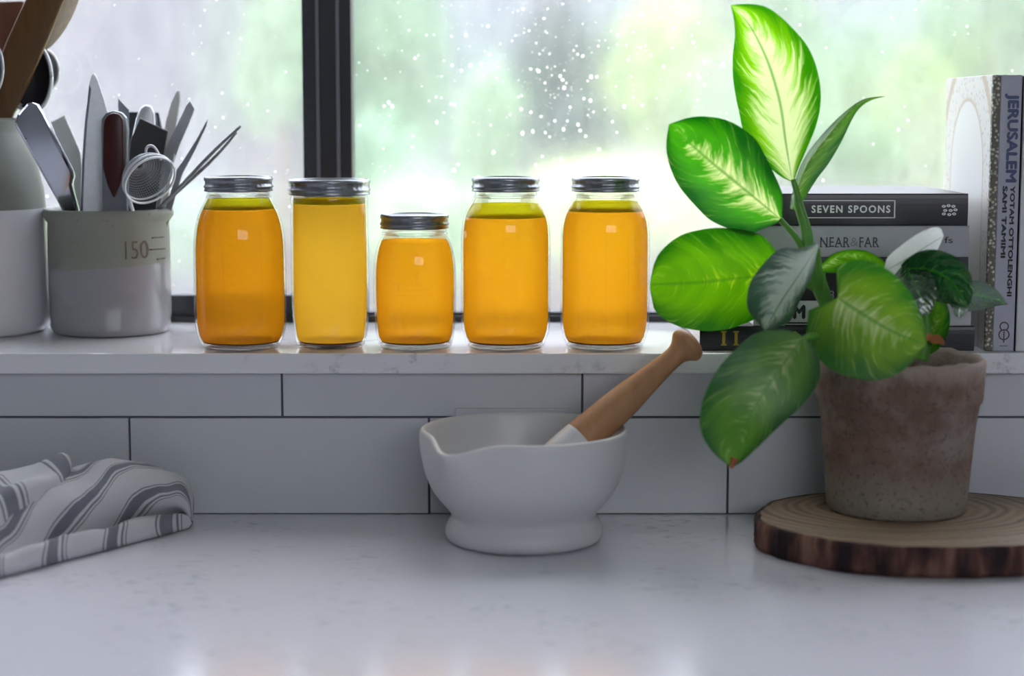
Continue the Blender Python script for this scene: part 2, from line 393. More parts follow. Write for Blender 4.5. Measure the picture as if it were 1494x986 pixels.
def text(name, s, size, mat, parent, origin, xdir, ydir, depth=0.0002, align='LEFT', xs=1.0, bold=0.0, space=1.0, fat=0.0):
    cu = bpy.data.curves.new(name, 'FONT'); cu.body = s; cu.size = size; cu.align_x = align; cu.align_y = 'CENTER'
    cu.extrude = depth; cu.offset = bold; cu.space_character = space; cu.resolution_u = 3
    ob = bpy.data.objects.new(name, cu); COL.objects.link(ob)
    bpy.context.view_layer.update()
    me = bpy.data.meshes.new_from_object(ob.evaluated_get(bpy.context.evaluated_depsgraph_get()))
    bpy.data.objects.remove(ob)
    if fat:                                            # heavier strokes: the letters laid over themselves, a hair apart
        bm = bmesh.new(); bm.from_mesh(me); src = bm.verts[:] + bm.edges[:] + bm.faces[:]
        for kz_, (dx, dy) in enumerate(((-fat, 0), (fat, 0), (0, fat), (0, -fat))):
            g_ = bmesh.ops.duplicate(bm, geom=src)['geom']
            bmesh.ops.translate(bm, verts=[e for e in g_ if isinstance(e, bmesh.types.BMVert)], vec=(dx, dy, .00003 * (kz_ + 1)))
        bm.to_mesh(me); bm.free()
    xd = Vector(xdir).normalized(); yd = Vector(ydir).normalized(); zd = xd.cross(yd)
    off = OFF[parent]
    for v in me.vertices:
        v.co = Vector(origin) + xd * v.co.x * xs + yd * v.co.y + zd * v.co.z - off
    me.materials.clear(); me.materials.append(M[mat]); me.name = name
    o = bpy.data.objects.new(name, me); COL.objects.link(o); o.parent = parent; OFF[o] = off
    return o

# ------------------------------------------------------------------ the setting
SILL_Z, SILL_B, SILL_F = 0.169, 0.148, -0.015
WY = 0.264                                            # front of the window frame
FLOOR_Z, CEIL_Z = -0.92, 1.75
XL, XR, YB = -2.2, 2.4, -4.0
struct(box('floor', XL, XR, YB, 0.5, FLOOR_Z - 0.05, FLOOR_Z, 'floor'))
struct(box('ceiling', XL, XR, YB, 0.5, CEIL_Z, CEIL_Z + 0.1, 'wall'))
struct(box('wall_left', XL - 0.1, XL, YB, 0.5, FLOOR_Z, CEIL_Z, 'wall'))
struct(box('wall_right', XR, XR + 0.1, YB, 0.5, FLOOR_Z, CEIL_Z, 'wall'))
# rear wall with an unseen opening, set high for the fill light
def wall_with_hole(name, x0, x1, y0, y1, z0, z1, hx0, hx1, hz0, hz1, mat):
    vs_, fs = [], []
    for b in ((x0, hx0, z0, z1), (hx1, x1, z0, z1), (hx0, hx1, z0, hz0), (hx0, hx1, hz1, z1)):
        k = len(vs_); vs_ += boxv(b[0], b[1], y0, y1, b[2], b[3]); fs += [tuple(k + i for i in f) for f in BOXF]
    return struct(mk(name, vs_, fs, mat, None, False))
wall_with_hole('wall_rear', XL, XR, YB - 0.1, YB, FLOOR_Z, CEIL_Z, 0.0, 2.0, 0.85, 1.55, 'wall')
WX0, WX1, WZ1 = -1.35, 1.35, 1.6
wall_with_hole('wall_back', XL, XR, 0.012, 0.38, FLOOR_Z, CEIL_Z, WX0, WX1, SILL_B, WZ1, 'wall')
wb = bpy.data.objects['wall_back']

# tiles on the wall: grout bed and each tile
def Xw(u): return P(u, 680, 0.0).x
TW = Xw(626) - Xw(190)
box('grout', -1.35, 1.35, 0.0035, 0.013, -0.02, SILL_B, 'grout', wb)
ZR = 0.1012
def tile_row(xstart, z0, z1):
    x = xstart
    while x < 1.35:
        a, b = max(x, -1.35), min(x + TW, 1.35)
        if b - a > 0.01 and b > -0.85 and a < 0.95:
            o = mk('tile', boxv(a + 0.0011, b - 0.0011, 0.0, 0.009, z0, z1), BOXF, 'tile', wb, False)
            fix(o, bevel=0.0007)
        x += TW
tile_row(Xw(190) - 3 * TW, 0.001, ZR - 0.0011)
tile_row(Xw(413) - 3 * TW, ZR + 0.0011, SILL_B - 0.0012)

# stone sill
s = box('trim_1', -1.35, 1.35, SILL_F, 0.33, SILL_B, SILL_Z, 'sillstone', None, bevel=0.0018); struct(s)
tag(s, 'pale speckled stone window sill above the white tiles')

# counter
o = box('countertop', -1.6, 1.6, -0.66, 0.012, -0.035, 0.0, 'quartz', None, bevel=0.003)
tag(o, 'pale grey speckled quartz countertop below the tiled splashback', 'countertop')

# window
w1 = struct(thing('window_1', 'black framed window with misted rain-spotted panes', None, (0, WY, SILL_Z)))
fy0, fy1 = WY, WY + 0.05
zb = SILL_Z - 0.004
MU = [P(u, 200, WY).x for u in (442, 462, 467, 491, 496, 513)]
box('frame_bottom', WX0, WX1, fy0, fy1, zb, SILL_Z + 0.008, 'black_frame', w1, .001)
zt = P(300, 431, WY).z
box('sash_rail', WX0 + .03, MU[0], fy0 + .004, fy1 - .01, SILL_Z + 0.008, zt, 'grey_frame', w1, .001)
zt2 = P(560, 456, WY).z
box('glazing_bead', MU[5], WX1 - .03, fy0 + .006, fy1 - .012, SILL_Z + 0.008, zt2, 'grey_frame', w1, .001)
box('frame_top', WX0, WX1, fy0, fy1, WZ1 - .05, WZ1, 'black_frame', w1, .001)
box('frame_side', WX0, WX0 + .04, fy0, fy1, SILL_Z, WZ1 - .05, 'black_frame', w1, .001)
box('frame_side', WX1 - .04, WX1, fy0, fy1, SILL_Z, WZ1 - .05, 'black_frame', w1, .001)
zm = SILL_Z + .008
box('sash_stile', MU[0], MU[1], fy0 + .002, fy1, zm, WZ1 - .05, 'grey_frame', w1, .0008)
box('mullion_edge', MU[1], MU[2], fy0 - .002, fy1, zm, WZ1 - .05, 'line_frame', w1, .0008)
box('mullion', MU[2], MU[3], fy0, fy1, zm, WZ1 - .05, 'black_frame', w1, .0008)
box('mullion_edge', MU[3], MU[4], fy0 - .002, fy1, zm, WZ1 - .05, 'line_frame', w1, .0008)
box('mullion', MU[4], MU[5], fy0 + .003, fy1, zm, WZ1 - .05, 'black_frame', w1, .0008)
GY = WY + 0.026
pane_l = mk('pane', boxv(WX0 + .03, MU[0] + .003, GY, GY + .004, zt - .004, WZ1 - .045), BOXF, 'misted_more', w1, False)
pane_r = mk('pane', boxv(MU[5] - .003, WX1 - .03, GY, GY + .004, zt2 - .004, WZ1 - .045), BOXF, 'misted', w1, False)
# raindrops on the outer face of the glass: low domes
rnd = random.Random(7)
def drops(pane, spots):
    vs_, fs = [], []
    for (u, v, r) in spots:
        c = P(u, v, GY - 0.0002); k = len(vs_); n = 7; el = rnd.uniform(0.8, 1.5)
        for i in range(n):
            a = 2 * PI * i / n + rnd.random() * .3; rr = r * rnd.uniform(.8, 1.15)
            vs_.append((c.x + rr * math.cos(a), c.y, c.z + rr * el * math.sin(a)))
        for i in range(n):
            a = 2 * PI * i / n
            vs_.append((c.x + r * .6 * math.cos(a), c.y - r * .35, c.z + r * .6 * el * math.sin(a)))
        vs_.append((c.x, c.y - r * .5, c.z))
        for i in range(n):
            j = (i + 1) % n
            fs.append((k + i, k + j, k + n + j, k + n + i)); fs.append((k + n + i, k + n + j, k + 2 * n))
    tag(mk('raindrops', vs_, fs, 'drop', pane), 'white raindrops speckled over the glass', kind='stuff')
spR, spL = [], []
for i in range(900):
    if rnd.random() < .62: u, v = rnd.gauss(800, 130), rnd.gauss(105, 95)
    else: u, v = rnd.uniform(520, 1494), rnd.uniform(0, 300)
    if u < 520 or u > 1560 or v > 440 or v < -150: continue
    spR.append((u, v, 0.00025 + 0.0017 * rnd.random() ** 6.0))
for i in range(170):
    spL.append((rnd.uniform(-60, 436), rnd.uniform(-50, 420), 0.0003 + 0.0010 * rnd.random() ** 4))
drops(pane_r, spR); drops(pane_l, spL)

# ------------------------------------------------------------------ outside
GRZ = -1.05
M['lawn'] = m_foliage('lawn_grass', 'b9cf8a', 'e6efc0')
M['render'] = m_plain('grey_lilac_render', '55515f', 0.9, var=0.08, scale=3)
M['roof'] = m_plain('grey_roof', '77747f', 0.8, var=0.1, scale=5)
M['farglass'] = m_plain('dark_far_glass', '565c66', 0.2)
g0 = struct(box('ground', -25, 25, 0.5, 40, GRZ - .1, GRZ, 'lawn')); tag(g0, 'pale lawn outside the window')
h = thing('neighbour_house', 'grey-lilac rendered house blurred beyond the garden shrubs', 'house', (0, 9.5, GRZ))
box('house_wall', -6.5, 7.5, 9.5, 13.5, GRZ, 2.3, 'render', h)
rv = [(-6.9, 9.1, 2.2), (7.9, 9.1, 2.2), (7.9, 13.9, 2.2), (-6.9, 13.9, 2.2), (-6.9, 11.5, 3.9), (7.9, 11.5, 3.9)]
mk('roof', rv, [(0, 1, 5, 4), (2, 3, 4, 5), (0, 4, 3), (1, 2, 5), (3, 2, 1, 0)], 'roof', h, False)
for u in (700, 905, 1265):
    x = P(u, 60, 9.5).x
    wf = box('house_window', x - .32, x + .32, 9.46, 9.52, .15, 1.35, 'roof', h)
    box('house_pane', x - .26, x + .26, 9.45, 9.465, .21, 1.29, 'farglass', wf)

def shrub(name, label, cat, u, v, y, ru, rv, n, leaf, cols, group='garden shrubs outside the window', ry=None, trunk=True):
    c = P(u, v, y); k = (y - CAM.y) / FPX; rx, rz = ru * k, rv * k; ryy = ry or rx * .7
    r = thing(name, label, cat, (c.x, y, GRZ), group)
    key = 'fol_' + cols[0] + cols[1]
    if key not in M: M[key] = m_foliage('foliage_' + cols[0], *cols)
    rd = random.Random(int(u * 7 + v)); vs_, fs = [], []
    lobes = [(0, 0, 0, 1.0)] + [(rd.uniform(-.55, .55), rd.uniform(-.5, .5), rd.uniform(-.6, .6), rd.uniform(.4, .65)) for _ in range(6)]
    for i in range(n):
        lb = rd.choice(lobes)
        d = Vector((rd.gauss(0, 1), rd.gauss(0, 1), rd.gauss(0, 1))).normalized() * (rd.random() ** .45) * lb[3]
        p = Vector((c.x + (d.x + lb[0]) * rx * .8, y + (d.y + lb[1]) * ryy * .8, max(GRZ + .03, c.z + (d.z + lb[2]) * rz * .8)))
        a = Vector((rd.gauss(0, 1), rd.gauss(0, 1), rd.gauss(0, .6))).normalized(); b = a.cross(Vector((rd.gauss(0, 1), rd.gauss(0, 1), rd.gauss(0, 1)))).normalized()
        s_ = leaf * rd.uniform(.6, 1.3); q = len(vs_)
        vs_ += [p - a * s_, p + b * s_ * .45, p + a * s_, p - b * s_ * .45]; fs.append((q, q + 1, q + 2, q + 3))
    mk('foliage', vs_, fs, M[key], r, False)
    if trunk:
        tube('trunk', [(c.x, y, GRZ - .02), (c.x + .03, y, (GRZ + c.z) / 2), (c.x, y, c.z)], [.05, .04, .015], 'paddle', r, 7)
    return r
MINT = ('4c8a5a', '98c88e'); YEL = ('92b850', 'd2e290'); TEAL = ('163c3c', '386a60'); LGT = ('86b87e', 'c8e2b8'); GRN = ('428a36', '8cc05c')
for a in [
    ('broad_shrub', 'mint green leafy shrub just beside the window mullion', 580, 110, 6.9, 88, 210, 3000, .07, MINT),
    ('broad_shrub', 'pale mint shrub low beside the window mullion', 555, 260, 5.2, 75, 130, 1800, .06, ('78b08a', 'b4dcb4')),
    ('broad_shrub', 'whitish green shrub between the lime shrub and the upright leaf', 1075, 170, 5.4, 80, 120, 1700, .07, LGT),
    ('broad_shrub', 'pale green shrub behind the half-rolled young leaf', 1265, 120, 7.9, 90, 100, 1500, .07, ('7aa88a', 'b8d8b8')),
    ('small_tree', 'pale whitish green small tree beside the dark conifer', 715, 190, 6.0, 52, 130, 1500, .07, LGT),
    ('broad_shrub', 'pale green shrub seen through the left window pane', 405, 70, 6.5, 60, 150, 1500, .07, LGT),
    ('conifer', 'dark blue-green conifer in the garden', 818, 125, 7.2, 92, 155, 4200, .06, TEAL),
    ('low_shrub', 'low dark teal shrub in front of the conifer', 858, 185, 5.8, 60, 50, 1300, .05, TEAL),
    ('broad_shrub', 'bright yellow-green shrub left of the houseplant leaves', 975, 110, 6.3, 115, 130, 2600, .08, YEL),
    ('small_tree', 'fresh green small tree behind the upright houseplant leaf', 1130, 110, 7.2, 90, 190, 2400, .08, GRN),
    ('broad_shrub', 'yellow-green shrub behind the upright white cookbook', 1340, 170, 6.0, 70, 120, 1800, .08, YEL),
    ('broad_shrub', 'leafy green shrub beyond the top of the cookbook', 1440, 40, 6.4, 110, 110, 2400, .08, GRN),
    ('low_shrub', 'mint green low shrub beyond the stacked books', 1240, 225, 5.6, 90, 60, 1400, .06, MINT),
    ('low_shrub', 'pale low shrub outside behind the glass jars', 640, 330, 4.4, 150, 70, 2200, .07, LGT),
    ('low_shrub', 'pale yellow low shrub outside behind the right jars', 900, 300, 5.0, 190, 75, 2600, .07, ('cfe08a', 'f2f8cc')),
    ('low_shrub', 'grey-green low shrub outside the left window pane', 300, 330, 5.4, 130, 75, 1700, .06, ('8fae9a', 'c8dcc8')),
]: shrub(a[0], a[1], 'tree' if 'tree' in a[0] or 'conifer' in a[0] else 'shrub', *a[2:])

# ------------------------------------------------------------------ jars on the sill
PXJ = 0.000713                                        # metres per pixel at the jars
def jar(u, y, body, lidr, prof_px, v_top, liquid, fat, label, marks=None, ribs=None, pale=False):
    """prof_px: outer glass profile as (half width px, v px) from neck down to the base"""
    c = P(u, 500, y); cx = c.x
    zof = lambda v: P(u, v, y).z
    r = thing('glass_jar', label, 'jar', (cx, y, SILL_Z), 'canning jars of orange broth on the sill')
    zb_ = SILL_Z + 0.0005
    pr = crom([(a * PXJ, zof(v)) for a, v in prof_px], 5)
    pr = [(max(a, .001), z - SILL_Z) for a, z in pr]
    zbase = zof(499) - SILL_Z                          # top of the thick glass base
    outer = pr + [(pr[-1][0] * .96, .0006)]
    lathe('glass', outer, (cx, y, SILL_Z), 'jarglass', r)
    rb = pr[-1][0]
    lathe('glass_base', [(0, .0012), (rb * .86, .0008), (rb * .97, .002), (rb * 1.0, zbase * .55), (rb * .98, zbase - .0006), (rb * .6, zbase - .0012), (0, zbase - .002)], (cx, y, SILL_Z), 'thickglass', r)
    # liquid body follows the glass, 2.6 mm inside
    vtopl, vfat = fat
    zl, zf = zof(vtopl) - SILL_Z, zof(vfat) - SILL_Z
    inn = [(a - .0026, z) for a, z in pr if z < zf - .001 and z > zbase + .004]
    def rat(z):
        best = min(pr, key=lambda q: abs(q[1] - z)); return best[0] - .0026
    rlow = inn[-1][0]
    lp = [(0, zf), (rat(zf), zf)] + inn + [(rlow - .003, zbase + .0012), (0, zbase + .0008)]
    lathe('broth', lp, (cx, y, SILL_Z), liquid, r)
    lathe('sediment', [(0, zbase + .0007), (rlow - .0036, zbase + .0007), (rlow - .0022, zbase + .0014), (rlow - .0012, zbase + .0026), (rlow - .004, zbase + .0006)], (cx, y, SILL_Z), 'sediment', r)
    if zl - zf > .002:
        mids = [(a - .0026, z) for a, z in pr if zf + .001 < z < zl - .001]
        lathe('fat_layer', [(0, zl), (rat(zl), zl)] + mids + [(rat(zf + .0004), zf + .0004), (0, zf + .0004)], (cx, y, SILL_Z), 'fat', r)
    # glass bead under the band
    zn = pr[0][1]
    rn = pr[0][0]
    vb = prof_px[0][1] + 9
    ringz = zof(vb) - SILL_Z
    ring = [(rn - .0005 + .0022 * math.cos(a), ringz + .0016 * math.sin(a)) for a in [2 * PI * i / 10 for i in range(11)]]
    lathe('neck_bead', ring, (cx, y, SILL_Z), 'jarglass', r, 48)
    # screw band with knurls, rolled edges, and the flat disc
    zt_ = zof(v_top + 5) - SILL_Z; R = lidr
    zc = zn - .001
    def knurl(p, a):
        k = 1 + .006 * (1 if math.sin(a * 60) > 0 else -1) if zc + .004 < p[2] < zt_ - .003 and abs(math.hypot(p[0], p[1]) - R) < .0016 else 1
        return [p[0] * k, p[1] * k, p[2]]
    hgt = zt_ - zc
    band = [(R - .005, zt_ - .0012), (R - .0046, zt_), (R - .0012, zt_ - .0002), (R - .0002, zt_ - .0018), (R - .0004, zt_ - .0042), (R - .0012, zt_ - .0050),
            (R - .0012, zc + hgt * .45), (R - .0001, zc + hgt * .36), (R + .0002, zc + hgt * .25), (R - .0010, zc + hgt * .17), (R - .0003, zc + .0014), (R - .0001, zc), (R - .0012, zc - .0004), (R - .0016, zc + .001)]
    lathe('screw_band', band, (cx, y, SILL_Z), 'lid', r, 120, knurl)
    lathe('lid_disc', [(0, zt_ - .0006), (R * .55, zt_ - .0007), (R * .6, zt_ - .0012), (R - .0046, zt_ - .001), (R - .004, zt_ - .0022), (0, zt_ - .0022)], (cx, y, SILL_Z), 'disc', r)
    # raised marks moulded into the front of the glass
    for (du, v, w, hgt_) in (marks or []):
        zz = zof(v) - SILL_Z; rr = rat(zz) + .0026; a0 = math.asin(max(-.95, min(.95, du * PXJ / rr)))
        aw = w * PXJ / rr / 2; vs_, fs = [], []
        for i in range(5):
            a = a0 - aw + 2 * aw * i / 4
            for (dr, dz) in ((-.0003, -hgt_ * PXJ / 2), (.0007, 0), (-.0003, hgt_ * PXJ / 2)):
                vs_.append((cx + (rr + dr) * math.sin(a), y - (rr + dr) * math.cos(a), SILL_Z + zz + dz))
        for i in range(4):
            for j in range(2): fs.append((i * 3 + j, i * 3 + 3 + j, i * 3 + 4 + j, i * 3 + 1 + j))
        mk('embossed_mark', vs_, fs, 'jarglass', r)
    return r
def quart(s, vsh):
    q = (vsh - 290) / 32.0
    return [(45, 277), (45.5, 285), (47.5, 290), (53 * s, 290 + 8 * q), (58.5 * s, 290 + 17 * q), (62.5 * s, 290 + 28 * q), (65 * s, 290 + 42 * q), (66 * s, 290 + 60 * q), (66 * s, 400), (66 * s, 455), (64.5 * s, 478), (60 * s, 495), (56, 503), (55, 511)]
mk1 = [(-4, 340 + 14 * i, 7 if i % 2 else 12, 3) for i in range(10)] + [(-40, 410, 2.2, 150), (-14, 420, 2.2, 140), (38, 405, 2.2, 150)]
jar(352, .035, None, .0352, quart(1.01, 336), 252, 'broth_deep', (290, 305), 'deep orange quart jar standing next to the crock of utensils', mk1)
jar(483, .05, None, .0425, [(55, 282), (55.5, 288), (56, 296), (56.5, 330), (57, 420), (56, 460), (53, 490), (50, 500), (49, 508)], 256, 'broth_pale', (290, 297),
    'tall straight-sided jar with a wide lid in front of the window mullion')
jar(606, .035, None, .0354, [(46, 331), (46.5, 339), (48, 345), (53, 355), (57, 370), (59.5, 390), (60, 420), (59, 460), (57, 485), (54, 499), (52, 511)], 307, 'broth', (349, 350),
    'short squat jar of orange broth, lowest of the row', [(-6, 410, 46, 3), (8, 418, 30, 3), (0, 426, 56, 3), (6, 402, 3, 22), (-20, 416, 3, 20)])
mk4 = [(2, 345, 9, 3), (-3, 352, 3, 9), (3, 366, 9, 3), (-2, 374, 3, 10), (1, 390, 10, 3), (2, 402, 8, 3), (0, 413, 10, 3), (0, 457, 42, 2.5), (0, 474, 9, 4)]
jar(738, .035, None, .0352, quart(.985, 322), 253, 'broth', (297, 317), 'orange quart jar with a thick yellow-green top layer beside the short jar', mk4)
mk5 = [(-40, 410, 2.2, 140), (-2, 400, 2.2, 160), (30, 410, 2.2, 140)]
jar(882, .035, None, .0352, quart(.985, 322), 253, 'broth', (294, 308), 'orange quart jar beside the houseplant leaves at the end of the jar row', mk5)

# ------------------------------------------------------------------ mortar and pestle
MX, MY = P(764, 700, -0.111).x, -0.111
SPA = math.atan2(-0.080, -0.064)
def spout(p, a):
    d = (a - SPA + PI) % (2 * PI) - PI
    zn = max(0.0, (p[2] - .055) / .054); rr = math.hypot(p[0], p[1])
    if rr < 0.055: return p
    k = math.exp(-(d / .26) ** 2) * min(1, zn) ** 1.6
    sh = math.exp(-((abs(d) - .5) / .2) ** 2) * min(1, zn) ** 2
    f = 1 + .16 * k - .02 * sh
    return [p[0] * f, p[1] * f, p[2] - .010 * k]
mprof = [(0, .002), (.060, .002), (.064, 0), (.0725, .0005), (.0758, .005), (.0764, .011), (.0745, .017), (.0715, .021), (.0695, .0245), (.0702, .028),
         (.0775, .036), (.0855, .0455), (.0915, .056), (.0960, .068), (.0990, .082), (.1005, .094), (.1008, .103), (.1000, .1075), (.0982, .1095), (.0960, .1090), (.0945, .1065),
         (.0925, .096), (.0895, .080), (.0845, .064), (.075, .048), (.060, .037), (.04, .031), (.02, .029), (0, .0285)]
mr = lathe('mortar', mprof, (MX, MY, 0), 'ceramic', None, 120, spout)
tag(mr, 'white ceramic mortar bowl with a pouring lip on the countertop', 'mortar')
mr.modifiers.new('sub', 'SUBSURF').render_levels = 1
pA = P(1012, 495, -.070); pB = P(847, 641, -.112)
ax = (pB - pA).normalized(); L = (pB - pA).length
pe = thing('pestle', 'wooden handled pestle with a white ceramic tip resting in the mortar', 'pestle', pB)
hp = [(0, .001), (.0006, .010), (.003, .0155), (.007, .0180), (.0115, .0178), (.016, .0140), (.022, .0108), (.030, .0100), (.045, .0110), (.07, .0136), (.095, .0162), (L - .012, .0184), (L - .003, .0187), (L, .0184)]
hp2 = crom(hp, 4)
tube('handle', [pA + ax * a for a, r_ in hp2], [max(r_, .0008) for a, r_ in hp2], 'pestle_wood', pe, 28)
tp = crom([(L - .0005, .0190), (L + .010, .0192), (L + .020, .0195), (L + .032, .0185), (L + .040, .014), (L + .043, .004)], 4)
tube('ceramic_tip', [pA + ax * a for a, r_ in tp], [r_ for a, r_ in tp], 'ceramic', pe, 28)

# outlet plate on the tiles behind the mortar
x0, x1 = P(664, 600, -.004).x, P(829, 600, -.004).x; z1 = P(747, 596, -.004).z
op = thing('outlet_plate', 'white outlet cover plate on the tiles behind the mortar', 'outlet', ((x0 + x1) / 2, -.004, z1 - .07))
box('cover_plate', x0, x1, -.006, .003, z1 - .07, z1, 'tile', op, .0015)
for q in (.27, .73):
    xx = x0 + (x1 - x0) * q
    sk = box('socket', xx - .017, xx + .017, -.0075, -.004, z1 - .052, z1 - .018, 'ceramic', op, .001)
    for e in (-.006, .006): box('slot', xx - .004, xx + .004, -.0078, -.0072, z1 - .035 + e - .001, z1 - .035 + e + .001, 'grout', sk)

# ------------------------------------------------------------------ round wood slab
SX, SY, SRX, SRY, SH = 0.396, -0.140, 0.167, 0.129, 0.0285
M['slab_top'] = m_slab_top('tree_ring_wood', 0.372, -0.10); M['bark'] = m_bark('slab_bark')
sl = thing('wood_slab', 'round live-edge wood slab with bark rim under the plant pot', 'slab', (SX, SY, 0))
n = 120; rs = random.Random(3)
ph = [rs.uniform(0, 6.28) for _ in range(6)]
def edge(a): return 1 + .012 * math.sin(3 * a + ph[0]) + .010 * math.sin(7 * a + ph[1]) + .006 * math.sin(17 * a + ph[2]) + .004 * math.sin(31 * a + ph[3])
def ring(f, z): return [(SX + SRX * f * edge(2 * PI * i / n) * math.cos(2 * PI * i / n), SY + SRY * f * edge(2 * PI * i / n) * math.sin(2 * PI * i / n), z) for i in range(n)]
def rings_mesh(name, rings, mat, par, cap0=False, cap1=False):
    vs_ = [p for r in rings for p in r]; fs = []
    for k in range(len(rings) - 1):
        for i in range(n): fs.append((k * n + i, k * n + (i + 1) % n, (k + 1) * n + (i + 1) % n, (k + 1) * n + i))
    if cap0: fs.append(tuple(range(n - 1, -1, -1)))
    if cap1: fs.append(tuple((len(rings) - 1) * n + i for i in range(n)))
    return fix(mk(name, vs_, fs, mat, par, True))
rings_mesh('wood_disc', [ring(.96, .001), ring(.965, SH - .0005), ring(.955, SH), ring(.5, SH + .0002)], 'slab_top', sl, True, True)
rings_mesh('bark', [ring(.955, .0), ring(.985, .0006), ring(1.0, .006), ring(.995, .015), ring(1.0, .022), ring(.992, SH - .0015), ring(.98, SH), ring(.955, SH - .0006)], 'bark', sl)

# ------------------------------------------------------------------ potted plant
PXc, PYc = P(1307, 740, -.103).x, -.103
PZ = SH + .0002
plant = thing('potted_plant', 'variegated broad-leaved plant in a weathered terracotta pot on the wood slab', 'houseplant', (PXc, PYc, PZ))
HT = 0.178 - PZ
rp = random.Random(5); pph = [rp.uniform(0, 6.28) for _ in range(8)]
def worn(p, a):
    r = math.hypot(p[0], p[1]); k = 1 + .004 * math.sin(3 * a + pph[0]) + .003 * math.sin(8 * a + pph[1])
    dz = 0
    if p[2] > HT - .006: dz = .0009 * math.sin(3 * a + pph[2]) + .0006 * math.sin(11 * a + pph[3]) + .0005 * math.sin(23 * a + pph[4])
    return [p[0] * k, p[1] * k, p[2] + dz]
pprof = [(0, .001), (.060, .001), (.0640, 0), (.0668, .003), (.0682, .02), (.0705, .05), (.0735, .085), (.0765, .105), (.0785, .1075), (.0797, .111), (.0803, .125), (.0813, HT - .006), (.0812, HT - .001), (.0795, HT), (.0755, HT - .001), (.0738, HT - .005), (.0725, HT - .020), (.070, .10), (.0, .098)]
lathe('pot', pprof, (PXc, PYc, PZ), 'terracotta', plant, 96, worn)
lathe('soil', [(0, HT - .022), (.04, HT - .020), (.0722, HT - .023), (.071, HT - .03), (0, HT - .03)], (PXc, PYc, PZ), 'soil', plant, 40)
M['leaf_cream'] = m_leaf('leaf_mostly_cream', .78, '2f7d12', '7fc02a', 'deecb0', .62, 1.0)
M['leaf_mid'] = m_leaf('leaf_cream_centre', .42, '145c12', '3f9a12', 'e8f2b0', .60, 1.1)
M['leaf_yellow'] = m_leaf('leaf_yellow_green', .12, '236a0a', '66ac10', 'c4e058', .62, 1.05)
M['leaf_green'] = m_leaf('leaf_mid_green', .22, '205a1c', '5a8f2c', 'b4c88a', .48, 1.0, .36, .1, .35)
M['leaf_pale'] = m_leaf('leaf_pale_veined', .34, '3c7030', '7aa03c', 'c0cc98', .52, 1.1, .38, .1, .5)
M['leaf_dark'] = m_leaf('leaf_dark_glossy', -.15, '123f24', '1f5a2c', 'c8d4cc', .25, .9, .26, .9, .45)
M['leaf_white_sheen'] = m_leaf('leaf_painted_white_reflection', 1.6, '5c8c6c', '8fb09a', 'eef0ea', .2, .9, .28, 1.0, .3)  # white reflection of the window painted as leaf colour
M['leaf_silver_sheen'] = m_leaf('leaf_painted_silver_sheen', .85, '24503c', '4a7a5c', 'd4dcd6', .2, .9, .30, 1.0, .3)  # silvery window sheen painted in as pale colour
M['stem'] = m_plain('green_stem', '4f8a2c', .4, var=.25, scale=60)
M['tip'] = m_plain('dry_orange_tip', '9a5a34', .8, var=.3, scale=120)
def shape(t, a=0.75, b=.62, base=.0):
    x = t ** a
    return max(0.0, math.sin(PI * min(1, base + (1 - base) * x))) ** b
def leaf(mid, wl, wr, mat, roll=0.0, roll1=None, fold=.12, curl=-.1, a=.72, b=.62, nt=28, ns=12, ripple=.012, label=None, base=0.0, nv=9, prof=None, back=0.0):
    """mid: midrib (u, v, y) base to tip; wl/wr: half widths in metres on either side"""
    cv = crom([tuple(P(*m)) for m in mid], 12); pts = [Vector(p) for p in cv]
    ln = [0.0]
    for p, q in zip(pts[:-1], pts[1:]): ln.append(ln[-1] + (q - p).length)
    def at(t):
        d = t * ln[-1]
        for i in range(len(ln) - 1):
            if ln[i + 1] >= d: f = (d - ln[i]) / max(1e-9, ln[i + 1] - ln[i]); return pts[i].lerp(pts[i + 1], f), (pts[i + 1] - pts[i]).normalized()
        return pts[-1], (pts[-1] - pts[-2]).normalized()
    vs_, uv, fs = [], [], []
    r1 = roll if roll1 is None else roll1
    for i in range(nt + 1):
        t = i / nt; p, T = at(t)
        p0, T0 = at(max(0, t - .08)); p2, T2 = at(min(1, t + .08)); T = (T0 + T2 + T).normalized()
        view = (p - CAM).normalized()
        S = T.cross(view).normalized(); N = S.cross(T).normalized()     # N faces the lens
        ro = roll + (r1 - roll) * t
        S, N = S * math.cos(ro) + N * math.sin(ro), N * math.cos(ro) - S * math.sin(ro)
        w = shape(t, a, b, base); LW, RW = wl * w, wr * w; back_ = Vector((0, 0, 0))
        if prof:
            kpx = (p.y - CAM.y) / FPX / max(.25, math.cos(ro))
            for q0, q1 in zip(prof[:-1], prof[1:]):
                if q0[0] <= t <= q1[0]:
                    f = (t - q0[0]) / (q1[0] - q0[0]); LW = (q0[1] + (q1[1] - q0[1]) * f) * kpx; RW = (q0[2] + (q1[2] - q0[2]) * f) * kpx; break
            w = 1.0; back_ = T * (-back * kpx * max(0, 1 - t / .35) ** 2)
        for j in range(ns + 1):
            s_ = -1 + 2 * j / ns; ww = LW if s_ < 0 else RW; WM = max(LW, RW)
            rp_ = ripple * math.sin((t * nv - abs(s_) * .42 * nv) * 2 * PI) * abs(s_) * (1 - s_ * s_) * 2
            hgt = (fold * abs(s_) + curl * s_ * s_ + rp_) * WM
            vs_.append(p + S * s_ * ww + N * hgt + back_ * s_ * s_ * min(1.0, WM / .02)); uv.append((.5 + .5 * s_, t))
    for i in range(nt):
        for j in range(ns):
            k = i * (ns + 1) + j
            fs.append((k, k + 1, k + ns + 2, k + ns + 1))
    o = mk('leaf', vs_, fs, mat, plant, True, uv)
    if label: o['label'] = label
    return o
